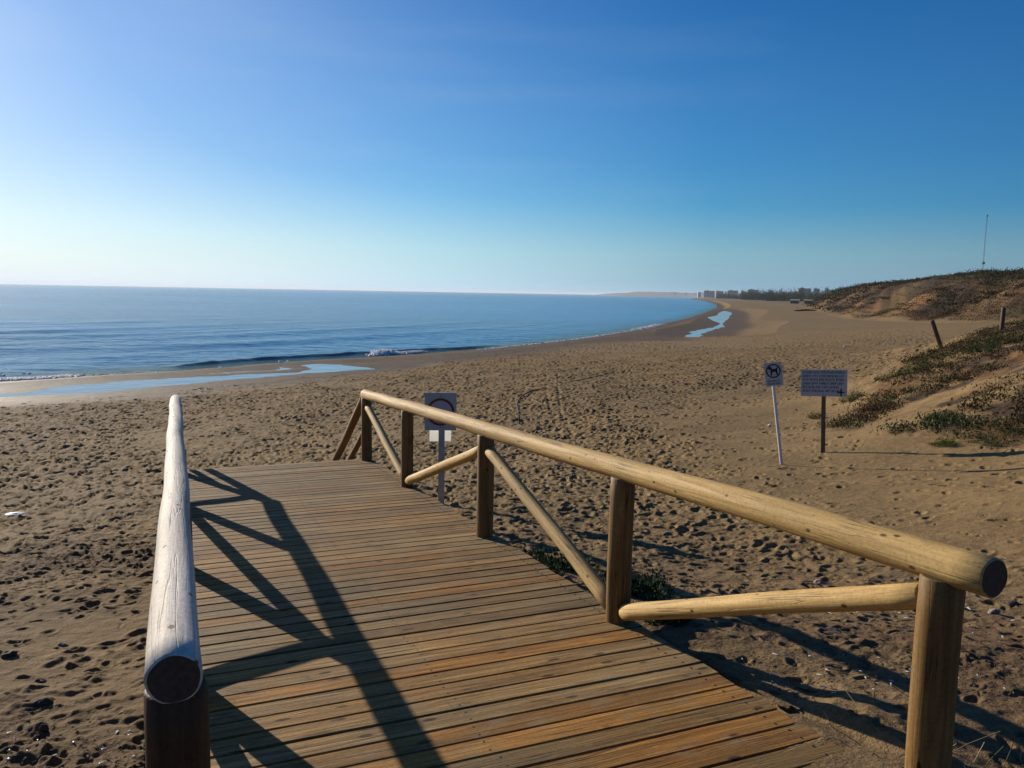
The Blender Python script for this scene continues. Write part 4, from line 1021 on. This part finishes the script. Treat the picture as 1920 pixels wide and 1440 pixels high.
def litter():
    """bits of weed, shell and straw scattered on the near sand"""
    rs = random.Random(21); V = []; Fc = []; mi = []
    def add(x, y, s, m_):
        z = gz(x, y); b = len(V); t = rs.uniform(0, 6.28); c, q = math.cos(t), math.sin(t); l = s * rs.uniform(.6, 2.2); w = s * .4; h = s * rs.uniform(.25, .6)
        for u, v, ww in ((-l, -w, 0), (l, -w, 0), (l, w, 0), (-l, w, 0), (-l * .5, 0, h), (l * .5, 0, h)): V.append((x + u * c - v * q, y + u * q + v * c, z + ww + s * .1))
        for f in ((0, 1, 5), (0, 5, 4), (1, 2, 5), (2, 3, 4), (2, 4, 5), (3, 0, 4)): Fc.append(tuple(b + i for i in f)); mi.append(m_)
    for _ in range(2600):
        px = rs.uniform(-60, 360) if rs.random() < .6 else rs.uniform(1150, 1960); py = rs.uniform(930, 1460) if px < 400 else rs.uniform(1080, 1460)
        if px < 400 and rs.random() > 0.25 + 0.75 * vnoise(np.array([px / 60]), np.array([py / 22]), 5)[0]: continue
        x, y = P(px, py, -2.35); 
        if px < 400 or px > 1000:
            a_2, l_2, _ = deck_coords(np.array([x]), np.array([y]))
            if L0 - .06 < l_2[0] < L1 + .06: continue
        add(x, y, rs.uniform(.004, .012) * (1 if py > 1150 else 1.6), 0 if rs.random() < .90 else 1)
    me = from_np('beach_litter', V, Fc); me.polygons.foreach_set('material_index', np.array(mi, dtype=np.int32))
    o = link('beach_litter', me, [M_litter, M_shell]); return o
tag(litter(), 'scattered bits of weed, straw and shell on the near sand', 'litter', kind='stuff')

# ------------------------------------------------------------------ far away: headland, town, trees, huts, mast
M_far = simple('far_land', (0.075, 0.072, 0.06), 0.95, 0, 0.3, 0.01)
def farpt(px, D, py=550):
    d = Fv * F_PX + Rv * (px - 960) + Uv * (720 - py); return (d.x / d.y * D, D)
def zline(px, py, D):
    d = Fv * F_PX + Rv * (px - 960) + Uv * (720 - py); return d.z / d.y * D + CZ
def headland():
    """a low ridge curving round the far end of the bay"""
    pts = [(1148, 551.5, 9000), (1175, 549, 8600), (1200, 547.5, 8200), (1235, 546.8, 7800), (1270, 548.5, 7400), (1300, 549, 7000), (1340, 549, 6200), (1380, 549, 5400), (1440, 549, 4600), (1500, 549, 4000), (1560, 549, 3600), (1640, 549, 3200)]
    V = []; Fc = []; n = len(pts) * 6 - 5; rows = 7
    for i in range(n):
        t = i / 6; k_ = min(int(t), len(pts) - 2); u = t - k_; a, b = pts[k_], pts[k_ + 1]; px = a[0] * (1 - u) + b[0] * u; py = a[1] * (1 - u) + b[1] * u; D = a[2] * (1 - u) + b[2] * u
        x, y = farpt(px, D); zt = zline(px, py, D) + 4 * math.sin(i * 1.7) + 3 * math.sin(i * .6)
        if i == 0: zt = 0.5
        for j in range(rows):
            s = j / (rows - 1) * 2 - 1; hgt = (1 - s * s) ** .8 * zt; V.append((x + s * 250, y + s * 500, hgt - 1.0))
    for i in range(n - 1):
        for j in range(rows - 1): Fc.append((i * rows + j, (i + 1) * rows + j, (i + 1) * rows + j + 1, i * rows + j + 1))
    return from_np('headland', V, Fc, smooth=True)
o = link('headland', headland(), M_far); tag(o, kind='structure')

walls = [simple('pale_render', (0.33, 0.32, 0.30), 0.8, 0, .08, .2), simple('white_render', (0.5, 0.49, 0.47), 0.8, 0, .05, .2), simple('ochre_render', (0.26, 0.20, 0.15), 0.8, 0, .1, .2), simple('grey_render', (0.17, 0.17, 0.18), 0.8, 0, .1, .2)]
M_glass = simple('dark_glass', (0.03, 0.04, 0.05), 0.2, 0, .1, 1); M_roof = simple('roof_slab', (0.25, 0.18, 0.14), 0.9, 0, .2, .3)
def building(px, pyt, pyb, wpx, D, m, label, floors=4):
    x, y = farpt(px, D); k_ = D / F_PX; w = wpx * k_; zt = zline(px, pyt, D); zb = min(zline(px, pyb, D), zt - 4) - 4
    root = empty('apartment_block', (x, y, zb), math.atan2(-x, y) + random.uniform(-.3, .3)); tag(root, label, 'building', 'buildings of the far town')
    H = zt - zb; bm = bmesh.new(); dp = w * .55
    bm_box(bm, (0, 0, H / 2), (w, dp, H)); bm_box(bm, (-w * .2, 0, H + 1.2), (w * .25, dp * .5, 2.4))
    part(root, 'wall', bm, m)
    bm = bmesh.new(); bm_box(bm, (0, 0, H + .25), (w * 1.03, dp * 1.05, .44)); part(root, 'roof', bm, M_roof)
    nw = max(2, min(5, int(w / 9))); bm = bmesh.new(); bm_box(bm, (0, 0, 0), (w / nw * .5, .1, H / (floors + 1) * .5)); wme = bm_mesh(bm, 'window'); wme.materials.append(M_glass)
    for fl in range(1, floors + 1):
        for i in range(nw):
            o = bpy.data.objects.new('window', wme); C.objects.link(o); o.parent = root; o.location = (-w / 2 + w * (i + .5) / nw, -dp / 2 - .03, H * fl / (floors + .6))
    return root
B = [(1311, 548, 556, 6, 3600, 1, 'small bright white tower nearest the water in the far town'), (1330, 545.5, 556, 19, 3300, 2, 'broad ochre block behind the beginning of the beach'),
     (1349, 546, 557, 14, 3100, 3, 'grey block right of the broad ochre block in the far town'), (1361, 547, 555, 3.5, 3000, 1, 'thin white tower in the middle of the far town'),
     (1374, 545, 557, 17, 2800, 3, 'wide grey block behind the thin white tower'), (1393, 546, 555, 9, 2600, 0, 'pale block just left of the long dark tree belt'),
     (1412, 543.5, 556, 18, 2500, 3, 'grey slab block rising behind the dark trees'), (1446, 545, 551, 6, 2400, 0, 'small pale block peeping above the tree belt'),
     (1508, 541, 552, 22, 1900, 3, 'long grey flat roofed block above the trees right of the town'), (1531, 541.5, 550, 10, 1800, 0, 'pale block left of where the hill rises'),
     (1550, 541, 549, 6, 1700, 1, 'rightmost white block tucked against the hill'), (1266, 549, 552, 5, 6800, 1, 'tiny white house low on the far headland'), (1286, 549, 552, 4, 6500, 0, 'tiny pale house on the headland nearer the town')]
for px, a_t, a_b, w, D, m, lab in B: building(px, a_t, a_b, w, D, walls[m], lab, 5 if D < 4000 else 2)

# belt of dark trees in front of the town: too far and dense to count
def treebelt():
    rs = np.random.default_rng(8); sets = []; n = 900
    for px0, px1, D, top in ((1385, 1500, 1150, 549), (1430, 1575, 900, 548), (1340, 1420, 1900, 553), (1400, 1560, 1400, 548.5)):
        m = 170; px = rs.uniform(px0, px1, m); dd_ = D * rs.uniform(.9, 1.12, m)
        X = (px - 960) / F_PX * dd_; Y = dd_; g = ground_rel(X, Y) + CZ; zt = np.array([zline(a, top + rs.uniform(-1.5, 2.5), b) for a, b in zip(px, dd_)])
        h = np.clip(zt - g, 2, 24)
        for x, y, g_, h_ in zip(X, Y, g, h):
            c = [(x, y, g_ + h_ * .1)]; w = D / F_PX * rs.uniform(2.2, 4.2)
            sets.append(leaves(c, (w * .5, w * .5, h_ * .42), 120, D / F_PX * 1.3, TREE, rs=rs, narrow=.8))
    return leaf_obj('tree_belt', sets)
tag(treebelt(), 'dark belt of far pine woods in front of the town', 'woodland', kind='stuff')

def hut(px, py, wpx, hpx, m, label, roofm):
    D = 640.0; x, y = farpt(px, D, py); z = gz(x, y) - .3;
    k_ = D / F_PX; w = wpx * k_; h = hpx * k_; root = empty('beach_hut', (x, y, z), math.atan2(-x, y)); tag(root, label, 'hut', 'beach huts before the hill')
    bm = bmesh.new(); bm_box(bm, (0, 0, h * .35), (w, w * .7, h * .75)); part(root, 'wall', bm, m)
    bm = bmesh.new(); bm_box(bm, (0, -w * .1, h * .86), (w * 1.15, w * 1.0, h * .25), Matrix.Rotation(rad(5), 3, 'X')); part(root, 'roof', bm, roofm)
    bm = bmesh.new(); bm_box(bm, (w * .15, -w * .36, h * .3), (w * .25, .06, h * .55)); part(root, 'door', bm, M_glass)
hut(1490, 566, 15, 8, M_dstone, 'left beach hut with pinkish roof at the end of the hill', walls[0])
hut(1517, 569, 17, 8, M_oldpost, 'right beach hut with straw coloured roof at the foot of the hill', simple('straw_roof', (0.35, 0.26, 0.14), .9))

# guyed lattice mast on the plateau
M_mast = simple('mast_steel', (0.10, 0.11, 0.13), 0.8, 0, .1, 3)
def mast():
    D = 420; x, y = farpt(1843, D, 500); X = np.array([x]); zb = float(ground_rel(X, np.array([y]))[0]) + CZ; zt = zline(1848, 403, D)
    root = empty('radio_mast', (x, y, zb)); tag(root, 'thin lattice radio mast rising above the hill at the right', 'mast'); H = zt - zb; r = .26; bm = bmesh.new()
    def bar(a, b, t):
        a = Vector(a); b = Vector(b); d = b - a; m_ = Matrix.Translation((a + b) / 2) @ d.to_track_quat('Z', 'Y').to_matrix().to_4x4()
        bmesh.ops.create_cone(bm, cap_ends=True, segments=6, radius1=t, radius2=t, depth=d.length, matrix=m_)
    c = [(r * math.cos(t), r * math.sin(t)) for t in (0, 2.094, 4.189)]
    for q in c: bar((*q, 0), (*q, H), .035)
    nz = int(H / 1.2)
    for i in range(nz):
        z0, z1 = H * i / nz, H * (i + 1) / nz
        for j in range(3): bar((*c[j], z0), (*c[(j + 1) % 3], z1), .018)
    part(root, 'lattice', bm, M_mast)
    bm = bmesh.new()
    for t in (0, 2.094, 4.189):
        for f in (.5, .95):
            a = Vector((0, 0, H * f)); b = Vector((H * .45 * math.cos(t), H * .45 * math.sin(t), 0)); d = b - a
            bmesh.ops.create_cone(bm, cap_ends=True, segments=4, radius1=.012, radius2=.012, depth=d.length, matrix=Matrix.Translation((a + b) / 2) @ d.to_track_quat('Z', 'Y').to_matrix().to_4x4())
    part(root, 'guy_wires', bm, M_mast)
    bm = bmesh.new(); bm_box(bm, (0, 0, H * .36), (1.1, 1.1, 1.2)); bmesh.ops.bevel(bm, geom=bm.edges[:], offset=.2, segments=2); part(root, 'antenna', bm, M_mast)
    bm = bmesh.new(); bm_box(bm, (0, 0, H * .99), (.6, .6, 1.0)); bmesh.ops.bevel(bm, geom=bm.edges[:], offset=.15, segments=2); part(root, 'antenna', bm, M_mast)
mast()

# ------------------------------------------------------------------ sea air
bm = bmesh.new(); bm_box(bm, (0, 0, 0), (70000, 70000, 60.0)); me = bm_mesh(bm, 'haze')
M_haze = bpy.data.materials.new('sea_air'); M_haze.use_nodes = True; nt = M_haze.node_tree; nt.nodes.clear()
pv = nt.nodes.new('ShaderNodeVolumePrincipled'); pv.inputs['Color'].default_value = (0.80, 0.88, 1.0, 1); pv.inputs['Density'].default_value = 0.000065; pv.inputs['Anisotropy'].default_value = 0.2
out = nt.nodes.new('ShaderNodeOutputMaterial'); nt.links.new(pv.outputs[0], out.inputs['Volume'])
haze = link('haze', me, M_haze, loc=(0, 0, -11 + 30.0)); tag(haze, kind='stuff'); haze['label'] = 'thin pale sea air over the whole bay'
